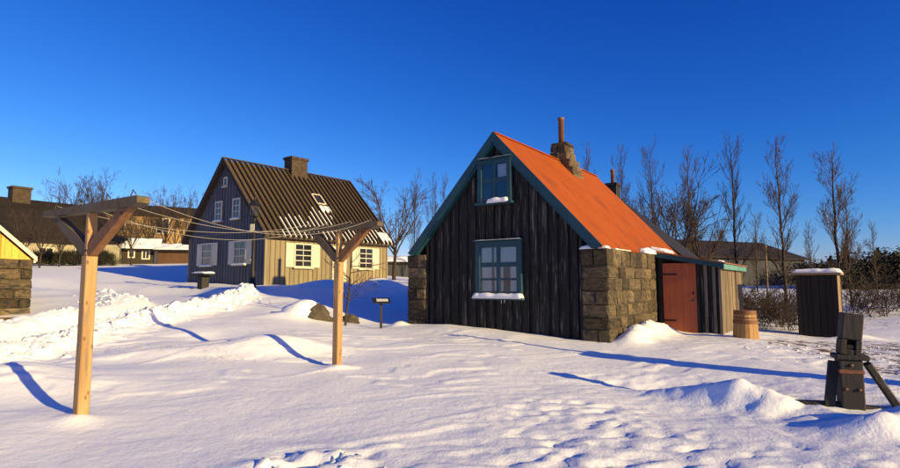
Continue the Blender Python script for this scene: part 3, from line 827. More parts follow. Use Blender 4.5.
# roof: broad raised boards with grooves between them
Ls = math.hypot(GW / 2 + .3, (GW / 2 + .3) * sl2)
for s in (1, -1):
    xe = XC + s * (GW / 2 + .3); ze = RG - (GW / 2 + .3) * sl2
    base = MB().prism([(XC, RG - .03), (xe, ze - .03), (xe - s * .04, ze - .11), (XC, RG - .12)], -.26, GL + .26).build('roof', MATS['roof_board'], h2)
    nv = Vector((s * sl2, 0, 1)).normalized()
    pitch = .29
    nb = int((GL + .5) / pitch)
    for i in range(nb + 1):
        y = -.24 + i * (GL + .48) / nb
        a = Vector((XC + s * .01, y, RG - .03)) + nv * .035
        e = Vector((xe + s * .05, y, ze - .06)) + nv * .035
        MB().beam(a, e, .165, .07, .018, up=nv.cross(Vector((s * 1, 0, -sl2)))).build('roof_board', MATS['roof_board'], base)
    if s > 0:
        # snow that lies in the grooves on the lower part of the slope
        sm = MB(); dvec = (Vector((xe, 0, ze - .03)) - Vector((XC, 0, RG - .03)))
        for i in range(nb):
            y = -.24 + (i + .5) * (GL + .48) / nb
            step = 40; run = None
            for k in range(step + 1):
                t = k / step
                f = mnoise.noise(Vector((y * .55 + 3, t * 2.6, .7))) * .55 + mnoise.noise(Vector((y * 2.1, t * 7, 4.1))) * .3
                lim = .77 + .10 * math.sin(y * .9 + 1.2)
                on = (t + f * .55 > lim) and t < .99
                full = False
                if on and run is None: run = t
                if (not on or k == step) and run is not None:
                    a = Vector((XC, y, RG - .03)) + dvec * run; a.y = y
                    e = Vector((XC, y, RG - .03)) + dvec * t; e.y = y
                    if t - run > .03:
                        sm.beam(a + nv * .02, e + nv * .02, .125, .05, .02, up=nv.cross(Vector((s * 1, 0, -sl2))))
                    run = None
        tag(sm.build('snow', MATS['snow'], base), kind='stuff')
        # small roof light with a pale frame
        cx = XC + s * 1.78; y0 = 3.9
        fr = MB()
        up_ = nv.cross(Vector((1, 0, -sl2)))
        def rpnt(d, y, hgt): return Vector((XC, y, RG - .03)) + Vector((1, 0, -sl2)).normalized() * d + nv * hgt
        fr.beam(rpnt(1.9, y0, .10), rpnt(2.65, y0, .10), .06, .08, .01, up=up_)
        fr.beam(rpnt(1.9, y0 + .55, .10), rpnt(2.65, y0 + .55, .10), .06, .08, .01, up=up_)
        fr.beam(rpnt(1.9, y0 + .03, .101), rpnt(1.9, y0 + .52, .101), .06, .08, .01, up=nv)
        fr.beam(rpnt(2.65, y0 + .03, .101), rpnt(2.65, y0 + .52, .101), .06, .08, .01, up=nv)
        fo = fr.build('roof_light', MATS['white_paint'], base)
        a, b_, c_, d_ = rpnt(1.93, y0 + .02, .11), rpnt(2.62, y0 + .02, .11), rpnt(2.62, y0 + .53, .11), rpnt(1.93, y0 + .53, .11)
        MB().add([a, b_, c_, d_] + [p - nv * .03 for p in (a, b_, c_, d_)], [(0, 1, 2, 3), (7, 6, 5, 4), (0, 4, 5, 1), (1, 5, 6, 2), (2, 6, 7, 3), (3, 7, 4, 0)]).build('pane', MATS['dark_glass'], fo)
        # slipped patch of snow under it and at the far lower corner
        pm = MB()
        pbase = lambda d0, d1, ya, yb, seed, hgt: pm.add([rpnt(d0 + (d1 - d0) * i / 8, ya + (yb - ya) * j / 8, .075 + (hgt * (1 + .6 * mnoise.noise(Vector((i * .7, j * .7, seed)))) if 0 < i < 8 and 0 < j < 8 else -.08)) for i in range(9) for j in range(9)],
                                             [(i * 9 + j, i * 9 + j + 1, i * 9 + j + 10, i * 9 + j + 9) for i in range(8) for j in range(8)])
        pbase(2.75, 3.2, 3.85, 4.6, 1, .04); pbase(4.45, 5.2, 6.75, 7.62, 2, .05)
        tag(pm.build('snow', MATS['snow'], base, True), kind='stuff')
    # barge boards front and back
    for yy in (-.275, GL + .255):
        L = math.hypot(GW / 2 + .3, (GW / 2 + .3) * sl2)
        MB().prism([(XC, RG + .05), (xe, ze + .05), (xe, ze - .14), (XC, RG - .16)], yy, yy + .02).build('barge_board', MATS['roof_board'], h2)
MB().beam((XC, -.28, RG + .06), (XC, GL + .28, RG + .06), .22, .05, .02).build('ridge_board', MATS['roof_board'], h2)
MB().cbox(XC - .35, XC + .35, 3.4, 4.4, RG - .6, RG + .72, .02).cbox(XC - .4, XC + .4, 3.34, 4.46, RG + .62, RG + .76, .015).build('chimney', MATS['brown_chimney'], h2)
# windows on the gable
for (xc, zc, w_, h_, sh, bv, bh_) in ((-4.95, 1.55, 1.06, 1.12, (-1, 1), (.5,), (.33, .67)), (-1.95, 1.55, 1.06, 1.12, (-1, 1), (.5,), (.33, .67)),
                              (-3.98, 3.62, .66, .98, None, (.5,), (.33, .67)), (-2.38, 3.62, .66, .98, None, (.5,), (.33, .67)), (XC, 5.0, .36, .46, None, (), ())):
    window(h2, (xc, -.03, zc), (0, 0, 0), w_, h_, 'white_paint', bv, bh_, casing=.08, depth=.06, pane='dark_glass', shutters=sh, sill_snow=.05 if w_ > .5 else 0, barw=.035, seed=int(abs(xc) * 10))
# windows on the long side
for yc in (1.95, 5.85):
    window(h2, (.03, yc, 1.42), (0, 0, math.pi / 2), 1.0, 1.12, 'white_paint', (.5,), (.25, .5, .75), casing=.07, depth=.06, pane='dark_glass', shutters=(-1, 1), barw=.035, seed=int(yc * 9))
dd = MB().cbox(.03, .075, 3.65, 4.55, -.4, 1.95, .006).build('door', MATS['white_paint'], h2)
MB().cbox(.076, .09, 3.75, 4.45, .15, .85, .005).build('door_panel', MATS['white_paint'], dd)
MB().cbox(.076, .09, 3.75, 4.45, 1.0, 1.85, .005).build('door_panel', MATS['white_paint'], dd)
MB().lathe([(.012, 0), (.012, .05), (.028, .055), (.028, .08)], 8).build('handle', MATS['iron'], dd, loc=(.078, 3.72, .95), rot=(0, math.pi / 2, 0))

# ================================================================= yellow house at the left edge
yc_ = P(30, 313, 16.0)
yh = empty('yellow_house', (yc_.x, yc_.y, yc_.z), R(42))
tag(yh, 'yellow boarded gable with cream bargeboard and stone corner at the left edge', 'house')
zy = 1.55; sy = .98; xr = -2.6
def zyr(x): return zy + .05 + (-x) * sy if x > xr else zy + .05 + (-xr) * sy - (xr - x) * sy
MB().prism([(-.75, -.5), (-.75, zyr(-.75) - .1), (xr, zyr(xr) - .1), (2 * xr + .75, zyr(-.75) - .1), (2 * xr + .75, -.5)], .13, 6.0).build('wall', MATS['yellow_board'], yh)
for i in range(23):
    xa = -.74 - i * .165; xb = xa - .165
    pl = [(xb + .003, -.4), (xa - .003, -.4), (xa - .003, zyr(xa) - .09), (xb + .003, zyr(xb) - .09)]
    MB().prism(pl, .09, .125).build('board', MATS['yellow_board'], yh)
for i in range(5):
    xa = -.02 - i * .16; xb = xa - .16
    if xa < -.7: break
    MB().prism([(xb + .003, zy - .01), (xa - .003, zy - .01), (xa - .003, max(zyr(xa) - .09, zy)), (xb + .003, zyr(xb) - .09)], .09, .125).build('board', MATS['yellow_board'], yh)
ys = MB().box(-.76, -.03, .03, 5.8, -.5, zy - .03).build('stone_wall', MATS['mortar'], yh)
rs = random.Random(14); zc = -.1
while zc < zy - .05:
    hh = rs.uniform(.24, .4)
    if zy - zc - hh < .15: hh = zy - zc
    xs_ = [-.78, -.78 + .78 * rs.uniform(.4, .65), 0] if rs.random() < .65 else [-.78, 0]
    for a, b_ in zip(xs_[:-1], xs_[1:]):
        stone(ys, ((a + b_) / 2, .2 - rs.uniform(0, .03), zc + hh / 2), (b_ - a - .015, .45, hh - .015), rs)
    y = .43
    while y < 2.5:
        ln = rs.uniform(.3, .6)
        stone(ys, (-.16, y + ln / 2, zc + hh / 2), (.34, ln - .015, hh - .015), rs); y += ln
    zc += hh
for s in (1, -1):
    x0 = xr; x1 = .07 if s > 0 else 2 * xr - .07
    MB().prism([(x0, zyr(xr) + .08), (x1, zyr(.07) + .08), (x1, zyr(.07) + .03), (x0, zyr(xr) + .03)], -.03, 6.1).build('roof', MATS['dark_roof'], yh)
    MB().prism([(x0, zyr(xr) + .085), (x1 + s * .01, zyr(.07) + .085), (x1 + s * .01, zyr(.07) - .05), (x0, zyr(xr) - .06)], -.07, -.031).build('barge_board', MATS['cream_trim'], yh)
MB().cbox(.0, .06, -.02, 6.0, zy - .1, zy + .0, .005).build('eave_board', MATS['cream_trim'], yh)

# ================================================================= clothesline posts
UX = Vector((-math.sin(R(57.1)), math.cos(R(57.1)), 0)); WX = Vector((math.cos(R(57.1)), math.sin(R(57.1)), 0))
def line_post(loc, half_near, half_far, label, ztop, zfork):
    o = empty('clothesline_post', loc, R(-32.9))     # local -x runs away to the left
    tag(o, label, 'post', 'clothesline posts')
    b0 = -.35
    p = MB().cbox(-.054, .054, -.054, .054, b0, zfork, .008).build('post', MATS['pine'], o)
    MB().cbox(-.026, .026, -.045, .045, zfork - .001, ztop - .001, .006).build('tenon', MATS['pine'], p)
    bm_ = MB()
    pl = [(-half_far, ztop + .03), (half_near + .02, ztop), (half_near, ztop + .105), (-half_far, ztop + .105)]
    pl = [(-half_far, ztop + .02), (half_near - .09, ztop), (half_near, ztop + .03), (half_near, ztop + .085), (half_near - .02, ztop + .095), (-half_far + .02, ztop + .085), (-half_far, ztop + .07)]
    bm_.prism(pl, -.06, .06)
    bo = bm_.build('crossbeam', MATS['pine_grey'], o)
    for s, hl, mt_ in ((1, half_near, 'pine_dark'), (-1, half_far, 'pine_grey')):
        a = Vector((s * .03, 0, zfork + .02)); e = Vector((s * (hl - .24), 0, ztop - .02))
        d = (e - a).normalized(); n_ = Vector((-d.z, 0, d.x)) * (.062)
        k0 = .0
        pl = [(s * .0 + .0, zfork - .02), (s * .075, zfork - .0), (s * (hl - .18), ztop - .002), (s * (hl - .18 - .17), ztop - .002), (s * .028, zfork + .12)]
        if s < 0: pl = pl[::-1]
        MB().prism(pl, -.04, .04).build('brace', MATS[mt_], o)
    for (bx, bz) in ((.02, zfork + .05), (half_near - .3, ztop - .05), (-half_far + .3, ztop - .05)):
        MB().lathe([(.014, 0), (.014, .008), (.008, .012)], 8).build('bolt', MATS['iron'], o, loc=(bx, -.046 if bx == .02 else -.041, bz), rot=(math.pi / 2, 0, 0))
    for t in (-.8, -.3, .3, .8):
        x = t * (half_near if t > 0 else half_far)
        MB().tube([(x, -.02, ztop + .1), (x, .0, ztop + .17), (x, .03, ztop + .13)], [.006, .006, .006], 5).build('hook', MATS['iron'], o)
    return o
A = P(81, 411, 5.5); B = P(337, 363, 8.3)
pa = line_post((A.x, A.y, gz(A.x, A.y)), .95, 1.0, 'near timber clothesline post with crossbeam and braces, left of the picture', 1.90 - gz(A.x, A.y), 1.47 - gz(A.x, A.y))
pb = line_post((B.x, B.y, gz(B.x, B.y)), .80, .80, 'farther timber clothesline post with crossbeam, in front of the tan house', 1.99 - gz(B.x, B.y), 1.52 - gz(B.x, B.y))
XA = Vector((math.cos(R(-32.9)), math.sin(R(-32.9)), 0))
for i, (t, sag, lb) in enumerate(((-.8, .2, 'pale clothesline wire on the far ends of the two crossbeams'), (-.3, .32, 'pale clothesline wire just left of the two post tops'),
                    (.3, .24, 'pale clothesline wire just right of the two post tops'), (.8, .30, 'pale clothesline wire on the near ends of the two crossbeams'))):
    a = Vector((A.x, A.y, 2.03)) + XA * t * (.95 if t > 0 else 1.0); b_ = Vector((B.x, B.y, 2.12)) + XA * t * .8
    pts = [a.lerp(b_, k / 24) - Vector((0, 0, sag * 4 * (k / 24) * (1 - k / 24))) for k in range(25)]
    ang = XA * 0
    w_ = MB().tube(pts, [.0023] * 25, 5).build('clothesline_wire', MATS['wire'], None, True)
    tag(w_, lb, 'wire', 'clothesline wires')

# ================================================================= lamp post, table, sign, rock, small tree
q = P(252, 294, 21.5); zq = gz(q.x, q.y)
lp = empty('street_lamp', (q.x, q.y, zq), R(-20)); lp.scale = (1.12, 1.12, 1.12); tag(lp, 'black iron street lamp with lantern standing before the tan house gable', 'lamp post')
MB().lathe([(.13, -.2), (.13, .15), (.1, .2), (.085, .6), (.07, .65), (.055, 2.35), (.075, 2.38), (.05, 2.42), (.04, 2.5)], 12).build('pole', MATS['iron'], lp, True)
ln_ = MB()
ln_.lathe([(.05, 2.49), (.2, 2.52), (.2, 2.56), (.1, 2.57)], 8)
for k in range(4):
    a = math.pi / 4 + k * math.pi / 2
    ln_.tube([(.11 * math.cos(a), .11 * math.sin(a), 2.56), (.16 * math.cos(a), .16 * math.sin(a), 2.9)], [.012, .012], 4)
ln_.lathe([(.2, 2.9), (.22, 2.92), (.08, 3.08), (.04, 3.1), (.03, 3.2)], 8)
lo_ = ln_.build('lantern', MATS['iron'], lp)
MB().lathe([(.1, 2.57), (.148, 2.895)], 4).build('pane', MATS['glass'], lo_, rot=(0, 0, 0))
MB().cbox(-.09, .09, -.10, -.085, 2.0, 2.24, .004).build('notice_plate', MATS['white_paint'], lp)

q = P(203, 288, 23.2); zq = gz(q.x, q.y)
tb = empty('garden_table', (q.x, q.y, zq), R(-35)); tag(tb, 'small pedestal table with snow on its flat top beside the house gable', 'table')
MB().cbox(-.17, .17, -.17, .17, -.2, .5, .015).build('pedestal', MATS['old_timber'], tb)
tt = MB().cbox(-.52, .52, -.3, .3, .5, .57, .01).build('table_top', MATS['old_timber'], tb)
tag(MB().cap(-.5, .5, -.28, .28, .57, .07, 3, 14, 8, edge=.08).build('snow', MATS['snow'], tt, True), kind='stuff')

q = P(381, 326, 13.4); zq = gz(q.x, q.y)
sg = empty('information_sign', (q.x, q.y, zq), R(14)); tag(sg, 'low black information stand with slanted pale panel left of the black house', 'sign')
MB().cbox(-.03, .03, -.02, .02, -.2, .62, .004).build('post', MATS['iron'], sg)
fr = MB().cbox(-.21, .21, -.14, .14, -.012, .012, .004).build('panel_frame', MATS['iron'], sg, loc=(0, -.02, .66), rot=(R(24), 0, 0))
MB().cbox(-.12, .16, -.07, .07, .0125, .015, .001).build('panel', MATS['panel'], fr)

def blob_rock(seed, sx, sy, sz):
    bm = bmesh.new(); bmesh.ops.create_icosphere(bm, subdivisions=3, radius=1)
    for v in bm.verts:
        n_ = mnoise.noise(v.co * 1.3 + Vector((seed * 3.1, 0, 0))) * .35 + mnoise.noise(v.co * 3.2 + Vector((0, seed, 0))) * .14
        v.co *= (1 + n_)
        v.co.x *= sx; v.co.y *= sy; v.co.z *= sz
    me = bpy.data.meshes.new('rock'); bm.to_mesh(me); bm.free()
    return me
for (px, py, Y, s, lb, cap_) in ((316, 314, 13.9, (.42, .34, .34), 'dark boulder under a snow drift behind the farther clothesline post', True),
                                (349, 316, 14.6, (.28, .25, .2), 'small dark rock at the foot of the young bare tree', False)):
    q = P(px, py, Y); zq = gz(q.x, q.y)
    ro = empty('boulder', (q.x, q.y, zq)); tag(ro, lb, 'rock')
    link_mesh('rock', blob_rock(px, *s), MATS['rock'], ro, (0, 0, -.02))
    if cap_:
        me_ = blob_rock(px, s[0] * 1.25, s[1] * 1.0, s[2] * .75)
        c = link_mesh('snow', me_, MATS['snow'], ro, (-.3, .02, .17)); tag(c, kind='stuff')
        me_.polygons.foreach_set('use_smooth', [True] * len(me_.polygons))

# ================================================================= barrel, outhouse, old winch post
q = P(746, 337, 12.4); zq = gz(q.x, q.y)
br_ = empty('barrel', (q.x, q.y, zq)); tag(br_, 'wooden stave barrel with brown hoops beside the plank shed', 'barrel')
ns = 18
def brad(t): return .215 + .045 * math.sin(math.pi * min(1, max(0, t * .8 + .05)))
for k in range(ns):
    a0 = 2 * math.pi * k / ns; a1 = 2 * math.pi * (k + 1) / ns - .02
    vs_ = []; zs_ = [0, .2, .42, .62]
    zs_ = [-.06, .15, .36, .60]
    for z_ in zs_:
        r_ = .265 - .05 * ((z_ + .06) / .66) ** 1.3
        for a, rr_ in ((a0, r_), (a1, r_), (a1, r_ - .025), (a0, r_ - .025)):
            vs_.append((rr_ * math.cos(a), rr_ * math.sin(a), z_))
    fs_ = [(0, 3, 2, 1), (12, 13, 14, 15)]
    for i in range(3):
        for j in range(4):
            fs_.append((i * 4 + j, i * 4 + (j + 1) % 4, i * 4 + 4 + (j + 1) % 4, i * 4 + 4 + j))
    MB().add(vs_, fs_).build('stave', MATS['barrel_wood'], br_)
def hoop(z0, z1):
    r0 = .265 - .05 * ((z0 + .06) / .66) ** 1.3; r1_ = .265 - .05 * ((z1 + .06) / .66) ** 1.3
    MB().lathe([(r0 - .02, z0), (r0 + .012, z0), (r1_ + .012, z1), (r1_ - .02, z1)], 28).build('hoop', MATS['barrel_hoop'], br_)
hoop(.32, .40); hoop(.52, .605); hoop(.43, .46)
MB().lathe([(.0, .555), (.2, .555), (.2, .575), (.0, .575)], 20).build('lid', MATS['barrel_wood'], br_)

q = P(821, 334, 14.6); zq = gz(q.x, q.y)
ob = empty('outhouse', (q.x, q.y, zq), R(-38.5)); tag(ob, 'tall narrow black plank hut with snow on its flat roof', 'hut')
ow, od, oh = .90, .85, 1.60
MB().box(-ow / 2 + .03, ow / 2 - .03, -od / 2 + .03, od / 2 - .03, -.3, oh - .02).build('inner_wall', MATS['black_core'], ob)
x = -ow / 2; ro_ = random.Random(8)
while x < ow / 2 - .02:
    w_ = min(ro_.uniform(.1, .17), ow / 2 - x)
    if ow / 2 - x - w_ < .06: w_ = ow / 2 - x
    MB().cbox(x + .003, x + w_ - .003, -od / 2 - ro_.uniform(0, .012), -od / 2 + .028, -.3, oh, .005).build('board', MATS['outhouse_board'], ob)
    x += w_
y = -od / 2
while y < od / 2 - .02:
    w_ = min(ro_.uniform(.12, .18), od / 2 - y)
    MB().cbox(ow / 2 - .028, ow / 2 + ro_.uniform(.0, .012), y + .003, y + w_ - .003, -.3, oh, .005).build('board', MATS['outhouse_side'], ob)
    MB().cbox(-ow / 2 - ro_.uniform(.0, .012), -ow / 2 + .028, y + .003, y + w_ - .003, -.3, oh, .005).build('board', MATS['outhouse_board'], ob)
    y += w_
rf = MB().cbox(-ow / 2 - .09, ow / 2 + .09, -od / 2 - .1, od / 2 + .1, oh + .001, oh + .06, .01).build('roof', MATS['outhouse_side'], ob)
tag(MB().cap(-ow / 2 - .085, ow / 2 + .085, -od / 2 - .1, od / 2 + .1, oh + .055, .10, 7, 20, 16, edge=.16).build('snow', MATS['snow'], rf, True), kind='stuff')

q = P(851, 402, 6.0); zq = gz(q.x, q.y)
wp = empty('winch_post', (q.x, q.y, zq), R(-22)); tag(wp, 'old dark timber post with slanting braces half buried in snow', 'post')
MB().cbox(-.105, .105, -.11, .11, -.25, .50, .012).build('block', MATS['old_timber'], wp)
MB().cbox(-.14, .165, -.13, .13, .50, .555, .012).build('cap', MATS['old_timber'], wp)
hd = MB(); Mh = Matrix.Translation((0.0, 0, .55)) @ Matrix.Rotation(R(7), 4, 'Y')
hd.cbox(-.095, -.04, -.09, .09, 0, .16, .006, Mh); hd.cbox(.04, .095, -.09, .09, 0, .16, .006, Mh)
hd.cbox(-.095, .095, -.09, .09, .161, .44, .012, Mh); hd.cbox(-.042, .042, -.085, .085, 0, .06, .006, Mh)
hd.cbox(-.042, .042, .02, .085, .055, .165, .004, Mh)
hd = hd.build('head', MATS['old_timber'], wp)
MB().cbox(-.03, .03, -.07, .0, .065, .11, .006, Mh).build('peg', MATS['pine_grey'], hd)
MB().beam((-.14, -.02, .48), (-.22, -.06, -.08), .045, .1, .01, up=(1, 0, 0)).build('brace', MATS['old_timber'], wp)
MB().beam((.16, .0, .47), (.47, .03, -.08), .10, .07, .012, up=(1, 0, 0)).build('brace', MATS['old_timber'], wp)
MB().cbox(-.112, .112, -.117, .117, .36, .40, .004).build('iron_band', MATS['rust'], wp)
for (bx, bz) in ((-.06, .2), (.06, .2), (.0, .45)):
    MB().lathe([(.016, 0), (.016, .012), (.008, .018)], 8).build('bolt', MATS['rust'], wp, loc=(bx, -.11, bz), rot=(math.pi / 2, 0, 0))
MB().beam((-.62, .0, -.02), (-.1, .0, .0), .12, .09, .012).build('ground_beam', MATS['old_timber'], wp)
MB().beam((.1, .02, -.02), (.62, .1, -.06), .12, .09, .012).build('ground_beam', MATS['old_timber'], wp)

# tall post just beyond the right edge; the photograph shows its long shadow across the yard
zq = gz(6.9, 6.6)
tp = empty('mooring_post', (6.9, 6.6, zq), R(-30)); tag(tp, 'tall dark timber post with a thin mast just beyond the right edge', 'post')
MB().cbox(-.3, .3, -.2, .2, -.3, 1.5, .02).build('block', MATS['old_timber'], tp)
MB().cbox(-.36, .36, -.26, .26, 1.5, 1.58, .015).build('cap', MATS['old_timber'], tp)
MB().lathe([(.06, 1.57), (.045, 2.6), (.06, 2.61), (.06, 2.66)], 10).build('mast', MATS['old_timber'], tp)
MB().beam((-.2, 0, 1.1), (-.75, 0, -.1), .1, .08, .01, up=(1, 0, 0)).build('brace', MATS['old_timber'], tp)
MB().beam((.2, 0, 1.1), (.75, 0, -.1), .1, .08, .01, up=(1, 0, 0)).build('brace', MATS['old_timber'], tp)

# ================================================================= far houses
def simple_house(name, label, p0, p1, depth, zg, zeave, zridge, wallm, roofm, windows=(), snow=False, chimney=None, over=.3, door=None):
    """long side runs from p0 to p1 facing the camera"""
    d = Vector((p1[0] - p0[0], p1[1] - p0[1], 0)); L = d.length; rz = math.atan2(d.y, d.x)
    o = empty(name, (p0[0], p0[1], zg), rz); tag(o, label, 'house')
    he = zeave - zg; hr = zridge - zg
    wl_ = MB()
    wl_.add([(0, 0, -.6), (L, 0, -.6), (L, depth, -.6), (0, depth, -.6), (0, 0, he), (L, 0, he), (L, depth, he), (0, depth, he), (0, depth / 2, hr - .1), (L, depth / 2, hr - .1)],
            [(0, 1, 5, 4), (1, 2, 6, 9, 5), (2, 3, 7, 6), (3, 0, 4, 8, 7), (0, 3, 2, 1), (4, 5, 9, 8), (6, 7, 8, 9)])
    wl_.build('wall', MATS[wallm], o)
    for s in (0, 1):
        y0 = -over if s == 0 else depth + over
        ze_ = he - over * (hr - he) / (depth / 2)
        rr_ = MB().add([(-over, y0, ze_ + .05), (L + over, y0, ze_ + .05), (L + over, depth / 2, hr + .05), (-over, depth / 2, hr + .05), (-over, y0, ze_ - .1), (L + over, y0, ze_ - .1), (L + over, depth / 2, hr - .08), (-over, depth / 2, hr - .08)],
                 [(0, 1, 2, 3), (7, 6, 5, 4), (0, 4, 5, 1), (1, 5, 6, 2), (2, 6, 7, 3), (3, 7, 4, 0)]).build('roof', MATS[roofm], o)
        if snow and s == 0:
            sn = MB(); nxs, nys = 30, 10; vs_ = []; fs_ = []
            for j in range(nys + 1):
                for i in range(nxs + 1):
                    u, v = i / nxs, j / nys
                    e = 0 if i in (0, nxs) or j in (0, nys) else 1
                    n_ = mnoise.noise(Vector((u * 7, v * 3, 2.2)))
                    vs_.append((-over + .02 + (L + 2 * over - .04) * u, y0 + (depth / 2 - y0) * v * .93, ze_ + (hr - ze_) * v * .93 + .05 + (e * (.06 + .09 * n_))))
            for j in range(nys):
                for i in range(nxs):
                    a = j * (nxs + 1) + i; fs_.append((a, a + 1, a + nxs + 2, a + nxs + 1))
            tag(sn.add(vs_, fs_).build('snow', MATS['snow'], rr_, True), kind='stuff')
    for (wx, wz, ww, wh) in windows:
        window(o, (wx, -.002, wz), (0, 0, 0), ww, wh, 'white_paint', (.5,), (), casing=.1, depth=.06, pane='dark_glass', barw=.06, sill=False)
    if door:
        dx, dw, dh = door
        MB().cbox(dx, dx + dw, -.05, -.003, 0, dh, .01).build('door', MATS['white_paint'], o)
    if chimney:
        cx, cw, ch = chimney
        MB().cbox(cx - cw / 2, cx + cw / 2, depth / 2 - .5, depth / 2 + .5, hr - .5, hr + ch, .03).cbox(cx - cw / 2 - .08, cx + cw / 2 + .08, depth / 2 - .58, depth / 2 + .58, hr + ch - .18, hr + ch, .02).build('chimney', MATS['brown_chimney'], o)
    return o
simple_house('long_house', 'long dark roofed house with a chimney behind the yellow gable', (-34.6, 39.8), (-29.2, 48.3), 8, 2.5, 4.75, 8.15, 'far_wall_pale', 'far_roof',
             [(2.2, 1.1, 1.1, .9), (4.6, 1.1, 1.1, .9), (7.2, 1.1, 1.1, .9)], chimney=(4.0, 1.3, 1.0))
a = P(98, 258, 52); b_ = P(196, 258, 56)
simple_house('golden_house', 'sunlit golden house with a dark roof edge behind the bare birches', (a.x, a.y), (b_.x, b_.y), 7, P(150, 262, 54).z, P(150, 214, 54).z, P(150, 206, 57).z, 'far_wall_gold', 'far_roof',
             [(5.3, 3.6, 1.2, 1.6), (1.6, 3.6, 1.0, 1.4), (8.6, 3.6, 1.0, 1.4)])
a = P(120, 262, 43); b_ = P(156, 262, 44)
simple_house('garden_shed', 'low dark shed with a snowy roof and two white windows', (a.x, a.y), (b_.x, b_.y), 3.4, P(138, 263, 43).z, P(138, 247, 43).z, P(138, 238, 45).z, 'far_wall_dark', 'far_roof',
             [(.75, .75, .5, .7), (1.75, .75, .6, .9)], snow=True, door=(2.35, .5, 1.1))
a = P(157, 264, 43.5); b_ = P(190, 264, 44)
simple_house('woodshed', 'low rust brown shed with a thin snowy roof edge beside the tan house', (a.x, a.y), (b_.x, b_.y), 3.0, P(170, 264, 43.5).z, P(170, 249, 43.5).z, P(170, 244, 45).z, 'far_wall_rust', 'far_roof', snow=True)
a = P(100, 258, 41.5); b_ = P(119, 258, 42)
simple_house('pale_hut', 'small pale yellow hut half hidden by the near clothesline post', (a.x, a.y), (b_.x, b_.y), 2.5, P(110, 260, 42).z, P(110, 241, 42).z, P(110, 236, 43).z, 'far_wall_pale', 'far_roof')
a = P(684, 280, 44); b_ = P(806, 280, 50)
simple_house('long_barn', 'long dark low building behind the row of bare poplars', (a.x, a.y), (b_.x, b_.y), 9, P(740, 286, 46).z, P(740, 256, 46).z, P(740, 240, 50).z, 'far_wall_grey_shaded', 'far_roof')
a = P(386, 268, 44); b_ = P(412, 268, 45)
simple_house('small_barn', 'small grey barn seen between the two houses', (a.x, a.y), (b_.x, b_.y), 3.0, P(398, 276, 44).z, P(398, 261, 44).z, P(398, 256, 45).z, 'far_wall_grey_shaded', 'far_roof', snow=True)
q = P(768, 300, 23); zq = gz(q.x, q.y)
pole = MB().lathe([(.045, zq - .3), (.04, 2.7), (.05, 2.71), (.05, 2.78)], 10, q.x, q.y).build('wooden_pole', MATS['grey_plank'])
tag(pole, 'thin pale pole standing among the bare poplars', 'pole')

# ================================================================= trees
def branch(mb, rd_, p, d, L, r, lvl, up, nseg, spread, dens, tw):
    pts = [p.copy()]; rad = [r]
    cur = p.copy(); dd_ = d.normalized()
    for i in range(nseg):
        dd_ = (dd_ + Vector((rd_.uniform(-1, 1), rd_.uniform(-1, 1), rd_.uniform(-.5, .5))) * .13 + Vector((0, 0, up))).normalized()
        cur = cur + dd_ * (L / nseg)
        pts.append(cur.copy()); rad.append(max(r * (1 - (i + 1) / nseg * .82), tw))
    mb.tube(pts, rad, 5 if r > .03 else 3, caps=False)
    if lvl <= 0: return
    nb_ = max(2, int(dens * L))
    for k in range(nb_):
        t = rd_.uniform(.18, 1.0) * nseg
        i = min(int(t), nseg - 1); f = t - i
        q_ = pts[i].lerp(pts[i + 1], f)
        ax = (pts[i + 1] - pts[i]).normalized()
        side = ax.cross(Vector((rd_.uniform(-1, 1), rd_.uniform(-1, 1), rd_.uniform(-1, 1)))).normalized()
        a_ = spread * rd_.uniform(.6, 1.2)
        nd = ax * math.cos(a_) + side * math.sin(a_)
        branch(mb, rd_, q_, nd, L * rd_.uniform(.28, .55) * (1.15 - .55 * t / nseg), max(rad[i] * .5, tw), lvl - 1, up, 3, spread, dens * 1.35, tw)
